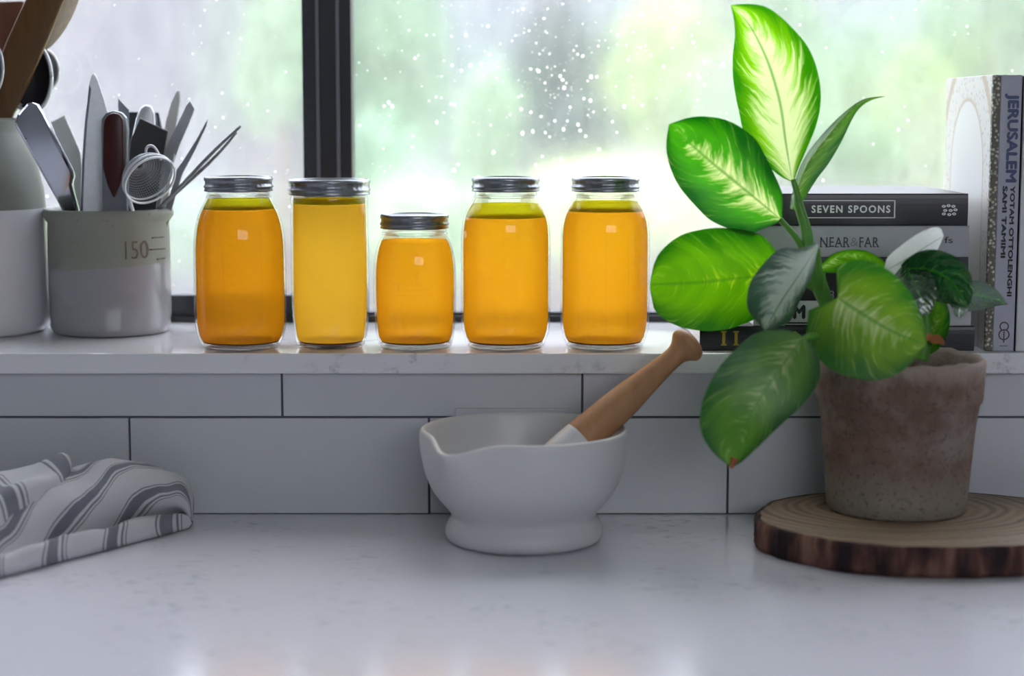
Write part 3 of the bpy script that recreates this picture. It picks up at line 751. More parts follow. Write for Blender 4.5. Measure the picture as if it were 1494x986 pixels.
def stem(pts, r0, r1, mat='stem', name='stem'):
    c = crom([tuple(P(*p)) for p in pts], 8); k = len(c) - 1
    tube(name, c, [r0 + (r1 - r0) * i / k for i in range(k + 1)], mat, plant, 10)
# stems
stem([(1262, 540, -.10), (1235, 490, -.10), (1205, 440, -.10), (1188, 400, -.095), (1180, 365, -.09)], .0095, .0055)
stem([(1182, 375, -.088), (1180, 340, -.082), (1168, 300, -.075), (1157, 262, -.07)], .0040, .0028)
stem([(1178, 372, -.092), (1172, 330, -.085), (1163, 300, -.078), (1160, 286, -.07)], .0036, .003)
stem([(1180, 378, -.095), (1160, 345, -.085), (1138, 320, -.078)], .0035, .0026)
stem([(1198, 425, -.1), (1165, 408, -.09), (1130, 404, -.082), (1100, 406, -.08)], .0042, .003)
stem([(1240, 500, -.12), (1210, 495, -.15), (1185, 490, -.175), (1165, 500, -.185)], .0045, .003)
stem([(1262, 520, -.11), (1240, 470, -.145), (1226, 438, -.165)], .0045, .003)
stem([(1345, 525, -.10), (1352, 490, -.10), (1348, 450, -.10), (1340, 410, -.10)], .007, .004)
stem([(1348, 470, -.10), (1375, 440, -.09), (1405, 428, -.085)], .004, .0025)
stem([(1200, 440, -.1), (1196, 400, -.105), (1192, 362, -.11)], .0042, .0026)
stem([(1215, 450, -.095), (1200, 405, -.08), (1205, 385, -.07)], .0036, .0025)
# leaves: prof rows are (share of length, half width one side, half width other side) in pixels at the leaf's own depth
def sm(prof): return [tuple(max(0.0, q) if i else q for i, q in enumerate(r)) for r in crom(prof, 4)]
leaf([(1156, 264, -.07), (1147, 210, -.065), (1138, 150, -.061), (1120, 90, -.058), (1094, 38, -.06), (1066, 7, -.064)], 0, 0, 'leaf_cream', .2, .1, .08, -.10, nt=36, label='upright pale cream and green leaf',
     prof=sm([(0, 3, 3), (.06, 12, 22), (.25, 44, 55), (.42, 60, 60), (.6, 62, 56), (.75, 50, 42), (.88, 34, 20), (.95, 16, 8), (1, 0, 0)]))
leaf([(1140, 320, -.078), (1085, 275, -.082), (1030, 230, -.085), (976, 181, -.09)], 0, 0, 'leaf_mid', -.2, -.1, .08, -.12, nt=36, label='green leaf with a cream feathered centre',
     prof=sm([(0, 2, 4), (.08, 24, 34), (.14, 34, 49), (.35, 55, 65), (.5, 66, 64), (.72, 60, 54), (.9, 34, 30), (1, 0, 0)]))
leaf([(1142, 402, -.082), (1085, 405, -.086), (1020, 412, -.09), (948, 415, -.096)], 0, 0, 'leaf_yellow', .15, .15, .06, -.08, nt=36, label='broad yellow-green backlit leaf',
     prof=sm([(0, 20, 20), (.1, 50, 48), (.22, 66, 62), (.48, 77, 73), (.74, 72, 66), (.9, 52, 50), (.97, 30, 36), (1, 2, 6)]))
leaf([(1193, 357, -.115), (1170, 395, -.125), (1140, 440, -.135), (1116, 482, -.138)], 0, 0, 'leaf_silver_sheen', 1.0, .9, -.06, .05, nt=30, label='glossy leaf hanging forward, silver sheen painted in', ripple=.03,
     prof=sm([(0, 3, 3), (.2, 20, 14), (.4, 45, 19), (.7, 53, 25), (.82, 47, 23), (.93, 33, 11), (1, 0, 0)]))
leaf([(1172, 492, -.185), (1130, 550, -.20), (1092, 612, -.207), (1066, 681, -.205)], 0, 0, 'leaf_green', .1, .1, .05, -.10, nt=36, label='drooping green leaf with a dry brown tip',
     prof=sm([(0, 10, 8), (.05, 32, 36), (.18, 60, 56), (.37, 72, 57), (.51, 76, 50), (.7, 72, 38), (.85, 57, 24), (.95, 30, 12), (1, 2, 2)]))
leaf([(1222, 434, -.172), (1262, 460, -.184), (1308, 486, -.190), (1351, 502, -.187)], 0, 0, 'leaf_pale', -.08, -.08, .06, -.08, nt=40, label='heart-shaped pale green leaf over the pot rim', back=34,
     prof=sm([(0, 0, 0), (.02, 34, 32), (.05, 54, 50), (.12, 82, 68), (.28, 93, 74), (.45, 91, 70), (.65, 80, 58), (.8, 62, 42), (.92, 36, 24), (1, 2, 2)]))
leaf([(1156, 305, -.072), (1176, 245, -.07), (1212, 195, -.065), (1256, 150, -.058), (1294, 140, -.055)], 0, 0, 'leaf_green', .5, .3, .5, 0, nt=36, label='narrow half-rolled young leaf',
     prof=sm([(0, 5, 5), (.12, 12, 10), (.35, 20, 14), (.55, 16, 12), (.75, 6, 6), (.88, 2.5, 2.5), (1, 0, 0)]))
leaf([(1294, 394, -.10), (1322, 378, -.105), (1350, 360, -.10), (1377, 344, -.09)], 0, 0, 'leaf_white_sheen', -1.0, -.95, -.1, .05, label='glossy leaf with its white reflection painted in', ripple=.03,
     prof=sm([(0, 6, 5), (.15, 24, 18), (.4, 31, 24), (.7, 26, 21), (.9, 13, 12), (1, 0, 0)]))
leaf([(1316, 392, -.105), (1350, 392, -.115), (1386, 408, -.125), (1412, 446, -.128)], 0, 0, 'leaf_dark', -.75, -.5, -.15, .05, nt=30, label='dark glossy quilted leaf', ripple=.13, nv=6,
     prof=sm([(0, 6, 6), (.15, 34, 20), (.35, 46, 33), (.6, 44, 34), (.8, 30, 24), (.93, 14, 12), (1, 0, 0)]))
leaf([(1320, 388, -.102), (1332, 408, -.115), (1342, 430, -.125), (1356, 458, -.130)], 0, 0, 'leaf_dark', .25, .2, -.15, .0, ripple=.12, nv=6,
     prof=sm([(0, 6, 6), (.25, 34, 22), (.55, 46, 26), (.8, 36, 18), (.93, 20, 9), (1, 0, 0)]))
leaf([(1392, 430, -.088), (1418, 430, -.085), (1445, 434, -.08), (1471, 444, -.075)], 0, 0, 'leaf_dark', -.4, -.3, .1, 0, label='pointed dark green leaf by the upright cookbook',
     prof=sm([(0, 8, 8), (.25, 24, 20), (.5, 24, 18), (.75, 14, 11), (.92, 4, 3), (1, 0, 0)]))
leaf([(1196, 392, -.085), (1225, 374, -.088), (1262, 372, -.09), (1300, 394, -.095)], 0, 0, 'leaf_green', -.95, -.95, -.2, 0,
     prof=sm([(0, 6, 4), (.2, 18, 12), (.5, 20, 12), (.8, 12, 9), (1, 0, 0)]))
leaf([(1345, 515, -.10), (1362, 480, -.105), (1366, 450, -.11), (1352, 420, -.112)], .014, .014, 'leaf_green', .4, .4, .2, 0, .7, .6)
leaf([(1385, 412, -.10), (1396, 428, -.11), (1400, 446, -.118), (1398, 464, -.12)], .012, .012, 'leaf_dark', .2, .2, -.2, 0, .7, .6)
# dry tips
stem([(1072, 668, -.2055), (1069, 676, -.206), (1066, 683, -.206)], .0042, .0012, 'tip', 'dry_tip')
stem([(1347, 500, -.184), (1352, 494, -.182), (1356, 488, -.18)], .0012, .0022, 'tip', 'dry_tip')
leaf([(1356, 498, -.12), (1365, 494, -.12), (1372, 497, -.12), (1378, 503, -.12)], .0045, .0045, 'tip', .2, .2, .2, 0, .7, .6, label='withered orange leaf scrap')

# ------------------------------------------------------------------ books
for k, c, r_ in (('book_black', '24232c', .35), ('book_grey', 'a4a4ab', .55), ('book_ink', '1a181c', .5), ('book_white', 'c9c9ce', .5), ('book_navy', '15181f', .35), ('book_lilac', 'a5a6b4', .45),
                 ('print_white', 'e8e8ea', .5), ('print_dark', '3a3a42', .6), ('print_blue', '39456f', .5), ('print_black', '17171b', .5), ('print_gold', 'c0a02e', .4), ('print_grey', '85858c', .6), ('gilt', '8d8272', .5), ('print_brown', '5c5048', .6)):
    M[k] = m_plain(k, c, r_, var=.06, scale=80)
t = NT('paper_block'); sx = t.n('ShaderNodeSeparateXYZ'); t.l(t.geo(), sx.inputs[0])
nz = t.noise(t.scale(t.geo(), (8, 8, 900)), 1.0, 2); M['pages'] = t.done(t.bsdf(t.mix(nz, lin('b9b6b0'), lin('eeece8')), .85))
t = NT('paper_block_upright'); nz = t.noise(t.scale(t.geo(), (900, 8, 8)), 1.0, 2); M['pages_up'] = t.done(t.bsdf(t.mix(nz, lin('b9b6b0'), lin('eeece8')), .85))
def hbook(ul, ur, z0, z1, yf, depth, cov, label, n_label=None):
    xl, xr = P(ul, 420, yf).x, P(ur, 420, yf).x
    r = thing('cookbook', label, 'book', ((xl + xr) / 2, yf + depth / 2, z0), 'cookbooks on the sill')
    th = .0026
    box('back_cover', xl, xr, yf + .001, yf + depth, z0, z0 + th, cov, r, .0008)
    box('front_cover', xl, xr, yf + .001, yf + depth, z1 - th, z1, cov, r, .0008)
    # gently rounded spine
    vs_, fs = [], []; k = 8
    for i in range(k + 1):
        a = PI * i / k; z = z0 + (z1 - z0) * (1 - math.cos(a)) / 2; y = yf + .0012 - .0012 * math.sin(a)
        vs_ += [(xl, y, z), (xr, y, z), (xr, yf + .004, z), (xl, yf + .004, z)]
    for i in range(k):
        for j in range(4): fs.append((i * 4 + j, i * 4 + (j + 1) % 4, i * 4 + 4 + (j + 1) % 4, i * 4 + 4 + j))
    fs += [(3, 2, 1, 0), tuple(k * 4 + j for j in range(4))]
    fix(mk('spine', vs_, fs, cov, r, False))
    box('page_block', xl + .003, xr - .003, yf + .004, yf + depth - .004, z0 + th, z1 - th, 'pages', r)
    return r, xl, xr
zz = [SILL_Z] + [P(1300, v, 0.0).z for v in (477, 440, 376, 330, 283)]
zz[0] = SILL_Z
fb = .006
Yf = [fb, fb + .004, fb + .003, fb + .004, fb + .002]
X = (1, 0, 0); Z = (0, 0, 1)
def ptext(par, s, u0, v, hpx, yf, mat, bold=0.0, upx=None, space=1.0):
    """horizontal lettering on a spine: starts at pixel u0, centred on v, capital height hpx, fitted to width upx"""
    o = P(u0, v, yf - .0004); k = (yf - CAM.y) / FPX / math.cos(PITCH)
    size = hpx * k / .69
    tx = text('lettering', s, size, mat, par, o, X, Z, .0003, 'LEFT', 1.0, 0.0, space, bold)
    if upx:
        xs = [v_.co.x for v_ in tx.data.vertices]; w = max(xs) - min(xs); m0 = min(xs); f = upx * k / w
        for v_ in tx.data.vertices: v_.co.x = m0 + (v_.co.x - m0) * f
        d = o.x - OFF[par].x - m0
        for v_ in tx.data.vertices: v_.co.x += d
    zs = [v_.co.z for v_ in tx.data.vertices]; mid = (max(zs) + min(zs)) / 2 - (o.z - OFF[par].z)
    for v_ in tx.data.vertices: v_.co.z -= mid
    return tx
def pbar(par, u0, v0, u1, v1, yf, mat, name='printed_rule'):
    a, b = P(u0, v0, yf - .0004), P(u1, v1, yf - .0004)
    return box(name, min(a.x, b.x), max(a.x, b.x), yf - .0005, yf + .001, min(a.z, b.z), max(a.z, b.z), mat, par)
b1, xl, xr = hbook(1022, 1424, zz[0], zz[1], Yf[0], .215, 'book_navy', 'navy cookbook with gold capitals, bottom of the lying stack')
for u0 in (1052, 1070):
    pbar(b1, u0 + 2, 484, u0 + 6, 503, Yf[0], 'print_gold', 'lettering'); pbar(b1, u0, 483, u0 + 8, 485, Yf[0], 'print_gold', 'lettering'); pbar(b1, u0, 502, u0 + 8, 504, Yf[0], 'print_gold', 'lettering')
ptext(b1, 'N', 1158, 493, 20, Yf[0], 'print_gold', .0001, 22)
ptext(b1, 'x', 1375, 489, 8, Yf[0], 'print_white')
b2, xl, xr = hbook(1100, 1418, zz[1], zz[2], Yf[1], .20, 'book_white', 'pale grey book with a bold black M on its spine')
ptext(b2, 'M', 1157, 455, 18, Yf[1], 'print_black', .0010, 18)
pbar(b2, 1145, 470, 1180, 472, Yf[1], 'print_black'); pbar(b2, 1145, 474, 1180, 475.5, Yf[1], 'print_black')
b3, xl, xr = hbook(1092, 1412, zz[2], zz[3], Yf[2], .205, 'book_ink', 'thick black book in the middle of the lying stack')
ptext(b3, '8', 1209, 430, 12, Yf[2], 'print_grey', 0, 8)
b4, xl, xr = hbook(1090, 1412, zz[3], zz[4], Yf[3], .20, 'book_grey', 'grey cloth cookbook lettered NEAR & FAR')
ptext(b4, 'NEAR', 1197, 353, 14, Yf[3], 'print_dark', 0, 42, 1.1); ptext(b4, '&', 1241, 353, 13, Yf[3], 'print_grey', 0, 11); ptext(b4, 'FAR', 1254, 353, 14, Yf[3], 'print_dark', 0, 28, 1.1)
ptext(b4, 'fs', 1378, 350, 9, Yf[3], 'print_dark', 0, 12)
# serifs under the capitals
for u in (1198, 1206, 1209, 1219, 1222, 1229, 1232, 1238, 1255, 1263, 1271, 1276, 1281):
    pbar(b4, u - 1.6, 359.4, u + 1.6, 360.6, Yf[3], 'print_dark', 'lettering_serif')
b5, xl, xr = hbook(1086, 1409, zz[4], zz[5], Yf[4], .205, 'book_black', 'black cookbook lettered SEVEN SPOONS, top of the lying stack')
ptext(b5, 'SEVEN SPOONS', 1184, 305, 10, Yf[4], 'print_white', .0003, 114, 1.25)
for (a, b, c, d) in ((1168, 292, 1306, 293.2), (1168, 317, 1306, 318.2), (1168, 292, 1169.2, 318), (1304.8, 292, 1306, 318)): pbar(b5, a, b, c, d, Yf[4], 'print_white')
for i, (a, b) in enumerate(((1374, 301), (1381, 300), (1388, 301), (1376, 307), (1384, 307), (1391, 306), (1374, 312), (1382, 313), (1389, 312))):
    ptext(b5, 'o', a, b, 5, Yf[4], 'print_white', .0003, 6)

# upright cookbook
t = NT('arched_dot_cover'); g = t.geo(); sx = t.n('ShaderNodeSeparateXYZ'); t.l(g, sx.inputs[0])
cy0 = .105; cz0 = P(1400, 250, .1).z
dy = t.math('MULTIPLY', t.math('SUBTRACT', sx.outputs[1], cy0), 1.0); dz = t.math('MAXIMUM', t.math('MULTIPLY', t.math('SUBTRACT', sx.outputs[2], cz0), .92), 0.0)
dd = t.math('SQRT', t.math('ADD', t.math('MULTIPLY', dy, dy), t.math('MULTIPLY', dz, dz)))
ln_ = t.ramp(t.math('MULTIPLY', dd, 6.0), [(0.0, (0, 0, 0, 1)), (0.40, (0, 0, 0, 1)), (0.415, (1, 1, 1, 1)), (0.44, (.2, .2, .2, 1)), (0.62, (.15, .15, .15, 1)), (0.64, (1, 1, 1, 1)), (.68, (1, 1, 1, 1)), (.71, (.15, .15, .15, 1)), (.9, (.2, .2, .2, 1)), (.92, (.8, .8, .8, 1)), (.96, (.1, .1, .1, 1))])
vo = t.n('ShaderNodeTexVoronoi'); vo.inputs['Scale'].default_value = 150; t.l(g, vo.inputs['Vector'])
dots = t.ramp(vo.outputs['Distance'], [(.22, (1, 1, 1, 1)), (.34, (0, 0, 0, 1))])
dots = t.math('MULTIPLY', dots, t.math('GREATER_THAN', dd, .07))
c = t.mix(t.math('MULTIPLY', ln_, .7), lin('dcdcdf'), lin('b79c80')); c = t.mix(t.math('MULTIPLY', dots, .5), c, lin('a39c92'))
M['cover_arches'] = t.done(t.bsdf(c, .5))
t = NT('gilt_edge_pattern'); vo = t.n('ShaderNodeTexVoronoi'); vo.inputs['Scale'].default_value = 260; t.l(t.geo(), vo.inputs['Vector'])
M['gilt_pattern'] = t.done(t.bsdf(t.mix(t.ramp(vo.outputs['Distance'], [(.2, (0, 0, 0, 1)), (.5, (1, 1, 1, 1))]), lin('c9c4b8'), lin('5a554a')), .5))
def ubook(x0, x1, yf, depth, ztop, cov, spine, label, gilt=True, lean=0.0):
    r = thing('cookbook', label, 'book', ((x0 + x1) / 2, yf + depth / 2, SILL_Z), 'cookbooks on the sill')
    th = .003
    box('front_cover', x0, x0 + th, yf, yf + depth, SILL_Z, ztop, cov, r, .0006)
    box('back_cover', x1 - th, x1, yf, yf + depth, SILL_Z, ztop, spine, r, .0006)
    box('page_block', x0 + th, x1 - th, yf + .004, yf + depth - .004, SILL_Z + .003, ztop - .003, 'pages_up', r)
    box('spine', x0 + (.007 if gilt else 0), x1, yf - .0025, yf + .004, SILL_Z, ztop, spine, r, .001)
    if gilt: box('patterned_hinge', x0 - .0006, x0 + .0075, yf - .0018, yf + .0045, SILL_Z, ztop, 'gilt_pattern', r, .001)
    return r
JY = .004
jx0, jx1 = P(1437, 515, JY).x, P(1478, 515, JY).x
ztop = P(1460, 109, JY).z
jb = ubook(jx0, jx1, JY, .20, ztop, 'cover_arches', 'book_lilac', 'tall pale cookbook lettered JERUSALEM standing upright on the sill')
def vtext(par, s, zt_, zb_, xc, hgt, mat, bold=0.0):
    """lettering that reads downwards on an upright spine"""
    tx = text('lettering', s, .02, mat, par, (0, 0, 0), (0, 0, -1), (1, 0, 0), .0003, 'LEFT', 1.0, 0.0, 1.0, bold)
    off = OFF[par]; zs = [v.co.z for v in tx.data.vertices]; xs = [v.co.x for v in tx.data.vertices]
    z0_, z1_, x0_, x1_ = min(zs), max(zs), min(xs), max(xs)
    for v in tx.data.vertices:
        v.co.z = zb_ + (v.co.z - z0_) / (z1_ - z0_) * (zt_ - zb_) - off.z
        v.co.x = xc + ((v.co.x - x0_) / (x1_ - x0_) - .5) * hgt - off.x
        v.co.y = JY - .0027 + (v.co.y + off.y) - off.y
    return tx
sw = jx1 - (jx0 + .0075); xc = jx0 + .0075 + sw / 2
zv = lambda v: P(1460, v, JY).z
vtext(jb, 'JERUSALEM', zv(136), zv(266), xc + .0005, sw * .68, 'print_blue', .0009)
vtext(jb, 'YOTAM OTTOLENGHI', zv(271), zv(432), xc + sw * .19, sw * .23, 'print_black', .0008)
vtext(jb, 'SAMI TAMIMI', zv(271), zv(376), xc - sw * .17, sw * .23, 'print_black', .0008)
# emblem: two stacked loops crossed by a forked stroke
ez = zv(482)
def loop(cz, rx, rz, a0=0, a1=2 * PI):
    return [(xc + rx * math.cos(a0 + (a1 - a0) * i / 24), JY - .0028, cz + rz * math.sin(a0 + (a1 - a0) * i / 24)) for i in range(25)]
tube('emblem', loop(ez + .0045, .0042, .0042, -PI * .3, PI * 1.3), .0006, 'print_brown', jb, 6)
tube('emblem', loop(ez - .004, .0052, .0050), .0006, 'print_brown', jb, 6)
tube('emblem', [(xc, JY - .0028, ez - .012), (xc, JY - .0028, ez)], .0006, 'print_brown', jb, 6)
tube('emblem', [(xc - .004, JY - .0028, ez - .0155), (xc + .004, JY - .0028, ez - .0155)], .0005, 'print_grey', jb, 6)
nx0 = jx1 + .0015
ub = ubook(nx0, nx0 + .036, .002, .21, ztop - .001, 'book_ink', 'book_white', 'white spined book standing against the tall cookbook lettered JERUSALEM', False)

# ------------------------------------------------------------------ crocks
CY = .172; cc = P(163, 497, CY); CX = cc.x
zl_ = P(163, 392, CY - .06).z
M['crock_glaze'] = m_crock('two_tone_crock', zl_ + .006, '9a9c92', 'a5a5a8', 0.07 * 0 + .0)
# the line between the two glazes slopes slightly
M['crock_glaze'] = m_crock('two_tone_crock_glaze', zl_ - .055 * CX + .0, '83857b', '939297', .055)
ck = thing('utensil_crock', 'grey two-tone stoneware crock stamped 150 holding knives and utensils', 'crock', (CX, CY, SILL_Z))
kz = (CY - .065 - CAM.y) / FPX
HC = P(163, 304, CY).z - SILL_Z
R0 = 89 * kz * 1.03
cp = [(0, .001), (R0 * .86, .001), (R0 * .9, 0), (R0 * .955, .003), (R0 * .985, .009), (R0 * .975, .015), (R0 * .992, .022), (R0 * .992, HC * .5), (R0 * .985, HC - .022), (R0 * .978, HC - .015),
      (R0 * 1.02, HC - .011), (R0 * 1.055, HC - .007), (R0 * 1.055, HC - .0025), (R0 * 1.03, HC), (R0 * .97, HC + .0005), (R0 * .93, HC - .003), (R0 * .905, HC - .015), (R0 * .90, .02), (R0 * .8, .012), (0, .012)]
lathe('crock_body', cp, (CX, CY, SILL_Z), M['crock_glaze'], ck, 80)
M['stamp'] = m_plain('brown_stamp', '6a5d52', .8)
def on_crock(u, v):                                   # point on the crock's front
    p = P(u, v, CY - R0); x = (p.x - CX)
    for _ in range(6):
        yy = CY - math.sqrt(max(1e-6, (R0 * .995) ** 2 - (p.x - CX) ** 2)); p = P(u, v, yy)
    return p
pt = on_crock(177, 367)
st_ = text('stamped_number', '150', 27 * kz / .69, 'stamp', ck, pt - Vector((0, .0002, 0)), (.985, .17, 0), (0, 0, 1), .0006, 'LEFT', .62, -.0003)
for v_ in st_.data.vertices:                          # wrap onto the curve
    x = v_.co.x + OFF[ck].x - CX; base = math.sqrt(max(1e-6, (R0 * .993) ** 2 - x * x)); v_.co.y = -base - .0002 - (.0003 if v_.index % 2 else 0)
for (v, u0, u1) in ((347, 222, 239), (364, 219, 241), (378, 229, 241)):
    tube('stamped_line', [on_crock(u0 + (u1 - u0) * i / 5, v - (u0 - 219) * 0 - i * .3) for i in range(6)], .0007, 'stamp', ck, 6)

BY = .178; BR = .0865; bx_ = P(70, 400, BY).x - BR
bzl = P(30, 308, BY - .07).z
M['big_glaze'] = m_crock('white_and_grey_crock_glaze', bzl, '7a7e77', 'd2d3d9', 0)
bk = thing('stoneware_jar', 'tall white stoneware jar with a grey-green shoulder holding wooden utensils', 'crock', (bx_, BY, SILL_Z))
bz = lambda v: P(30, v, BY - .04).z - SILL_Z
bp = [(0, .001), (BR * .86, .001), (BR * .9, 0), (BR * .965, .004), (BR * .99, .012), (BR, .03), (BR, bz(400)), (BR * .985, bz(320)), (BR * .955, bz(280)), (BR * .88, bz(240)), (BR * .78, bz(212)), (BR * .71, bz(196)), (BR * .695, bz(190)),
      (BR * .70, bz(178)), (BR * .69, bz(173)), (BR * .65, bz(172)), (BR * .62, bz(180)), (BR * .62, bz(210)), (BR * .85, bz(270)), (BR * .92, bz(320)), (BR * .92, .02), (0, .015)]
lathe('crock_body', bp, (bx_, BY, SILL_Z), M['big_glaze'], bk, 80)

# ------------------------------------------------------------------ utensils in the grey crock
GU = 'knives and utensils in the grey crock'
def U(name, label, cat, u, v, y): return thing(name, label, cat, P(u, v, y), GU)
r = U('cleaver', 'shiny mirror-polished steel blade leaning left out of the grey crock', 'utensil', 110, 340, .145)
plate('blade', [(20, 181), (25, 166), (39, 150), (46, 148), (54, 152), (61, 163), (106, 250), (107, 258), (104, 270), (120, 330), (112, 345), (96, 320), (84, 296)], .135, .012, 'polished', r, .003, lean=-.0001, tilt=.0004, uref=90)
tube('rivet', [P(38, 202, .1), P(38, 202, .13)], .0012, 'darksteel', r, 10)
r = U('plastic_scraper', 'pale square-ended scraper between the polished blade and the chef knife', 'utensil', 125, 330, .19)
plate('scraper_blade', [(74, 178), (94, 168), (117, 222), (130, 330), (118, 335), (106, 262)], .20, .003, 'palepl', r, .0008)
r = U('chef_knife', 'broad pointed steel chef knife blade standing tip up in the grey crock', 'knife', 140, 350, .15)
plate('blade', [(115, 360), (119, 235), (124, 170), (130, 122), (134, 109), (137, 107), (141, 113), (150, 140), (158, 166), (166, 230), (168, 360)], .15, .0024, 'steel', r, .0008, tilt=.0003, uref=140)
plate('bevel_edge', [(115.5, 350), (119.5, 235), (124.5, 170), (130.5, 124), (133, 130), (127, 180), (123, 240), (119.5, 350)], .1488, .0012, 'polished', r, .0003, tilt=.0003, uref=140)
r = U('wood_handled_knife', 'knife with a dark red wooden handle upright in the grey crock', 'knife', 166, 340, .125)
plate('tang', [(147, 190), (148, 174), (154, 165), (165, 161), (177, 164), (184, 172), (187, 190), (185, 340), (150, 340)], .128, .010, 'darksteel', r, .002)
plate('handle_scale', [(149, 190), (150, 176), (156, 167), (165, 164), (174, 166), (180, 175), (181, 192), (181, 246), (174, 270), (165, 290), (156, 270), (149, 246)], .121, .008, 'redwood', r, .003, smooth=True)
r = U('paring_knife', 'narrow grey angled blade behind the dark red handle', 'knife', 182, 330, .18)
plate('blade', [(172, 143), (188, 160), (189, 340), (175, 340)], .185, .002, 'darksteel', r, .0006)
r = U('slotted_turner', 'black slotted turner at the back of the grey crock', 'utensil', 212, 340, .215)
plate('turner_blade', [(187, 163), (231, 164), (236, 186), (226, 345), (190, 345)], .215, .003, 'black', r, .001)
for uu in (227.5, 231.5): plate('slot_rib', [(uu, 168), (uu + 1.2, 168), (uu + 3, 184), (uu + 1.8, 184)], .2135, .002, 'darksteel', r, 0)
r = U('steel_spatula', 'round-topped steel handle standing behind the black spatula', 'utensil', 205, 340, .19)
plate('handle', [(184, 345), (187, 250), (191, 205), (198, 172), (204, 158), (212, 152), (220, 155), (225, 166), (226, 186), (218, 345)], .19, .008, 'steel', r, .003, smooth=True)
r = U('black_spatula', 'flat black square-cornered spatula in the grey crock', 'spatula', 205, 340, .155)
plate('spatula_blade', [(204, 172), (245, 191), (238, 230), (222, 345), (190, 345), (186, 240), (190, 205)], .16, .004, 'black', r, .0012, tilt=.0004, uref=215)
r = U('bone_folder', 'pale translucent pointed blade at the back of the grey crock', 'utensil', 240, 340, .22)
plate('blade', [(238, 200), (242, 175), (250, 148), (258, 132), (262, 133), (263, 145), (257, 185), (240, 345), (222, 345)], .222, .003, 'palepl', r, .001)
r = U('slicing_knife', 'bright slim steel knife blade slanting right out of the grey crock', 'knife', 220, 340, .17)
plate('blade', [(272, 153), (277, 147), (284, 159), (276, 180), (262, 212), (236, 290), (225, 345), (205, 345), (228, 250), (236, 228)], .175, .002, 'steel', r, .0006, tilt=-.0004, uref=240)
r = U('serrated_knife', 'dark thin pointed blade leaning right out of the grey crock', 'knife', 235, 340, .165)
plate('blade', [(303, 173), (301, 184), (285, 218), (266, 254), (255, 290), (240, 345), (228, 345), (252, 270), (258, 247), (266, 236), (285, 206)], .165, .002, 'darksteel', r, .0006)
r = U('tweezers', 'long thin steel tweezers leaning far right out of the grey crock', 'tweezers', 215, 330, .15)
for (pts, yy) in (([(351, 184), (328, 205), (300, 233), (270, 265), (240, 295), (205, 330)], .15), ([(345, 193), (322, 220), (296, 246), (270, 270), (246, 292), (207, 332)], .157)):
    cvp = crom([tuple(P(a, b, yy)) for a, b in pts], 6); kk = len(cvp) - 1
    tube('arm', cvp, [0.0007 + .0013 * math.sin(PI * min(1, .15 + i / kk * .8)) for i in range(kk + 1)], 'darksteel', r, 8, squash=.6)
# strainer
r = U('strainer', 'small round wire mesh strainer hooked over the rim of the grey crock', 'strainer', 222, 300, .1)
yc = .112; c0 = P(219, 263, yc); kk = (yc - CAM.y) / FPX
ax1 = Vector((math.cos(math.radians(42)), .10, math.sin(math.radians(42)))).normalized()
ax2 = Vector((-math.sin(math.radians(42)), -1.25, math.cos(math.radians(42)))).normalized()
ax2 = (ax2 - ax1 * ax2.dot(ax1)).normalized(); nrm = ax1.cross(ax2).normalized()
if nrm.y < 0: nrm = -nrm
RS = 40 * kk
def hoop(r_, d, k=48): return [c0 + ax1 * r_ * math.cos(2 * PI * i / k) + ax2 * r_ * math.sin(2 * PI * i / k) + nrm * d for i in range(k + 1)]
tube('hoop', hoop(RS, 0), .0013, 'steel', r, 8); tube('hoop', hoop(RS * .98, .006), .0012, 'steel', r, 8)
vs_, fs = [], []
NA, NB = 15, 64
for i in range(NA):
    a = (PI / 2) * i / (NA - 1) * .94
    for j in range(NB):
        b = 2 * PI * j / NB
        vs_.append(c0 + (ax1 * math.cos(b) + ax2 * math.sin(b)) * RS * .97 * math.cos(a) + nrm * (.004 + RS * .8 * math.sin(a)))
for i in range(NA - 1):
    for j in range(NB): fs.append((i * NB + j, i * NB + (j + 1) % NB, i * NB + NB + (j + 1) % NB, i * NB + NB + j))
fs.append(tuple((NA - 1) * NB + j for j in range(NB)))
mo = mk('wire_mesh', vs_, fs, 'mesh', r, True); wm = mo.modifiers.new('wire', 'WIREFRAME'); wm.thickness = .0006; mo['kind'] = 'stuff'
hk = [P(214, 233, yc), P(213, 219, yc), P(217, 213, yc), P(224, 214, yc), P(230, 222, yc), P(235, 234, yc)]
tube('hook', crom([tuple(p) for p in hk], 5), .0014, 'steel', r, 8)
tube('hook', [P(252, 238, yc + .01), P(254, 226, yc + .01), P(250, 240, yc + .02)], .0014, 'steel', r, 8)
tube('handle', [c0 - ax1 * RS + nrm * .002, P(200, 330, .125), P(206, 380, .13)], .0022, 'steel', r, 8)

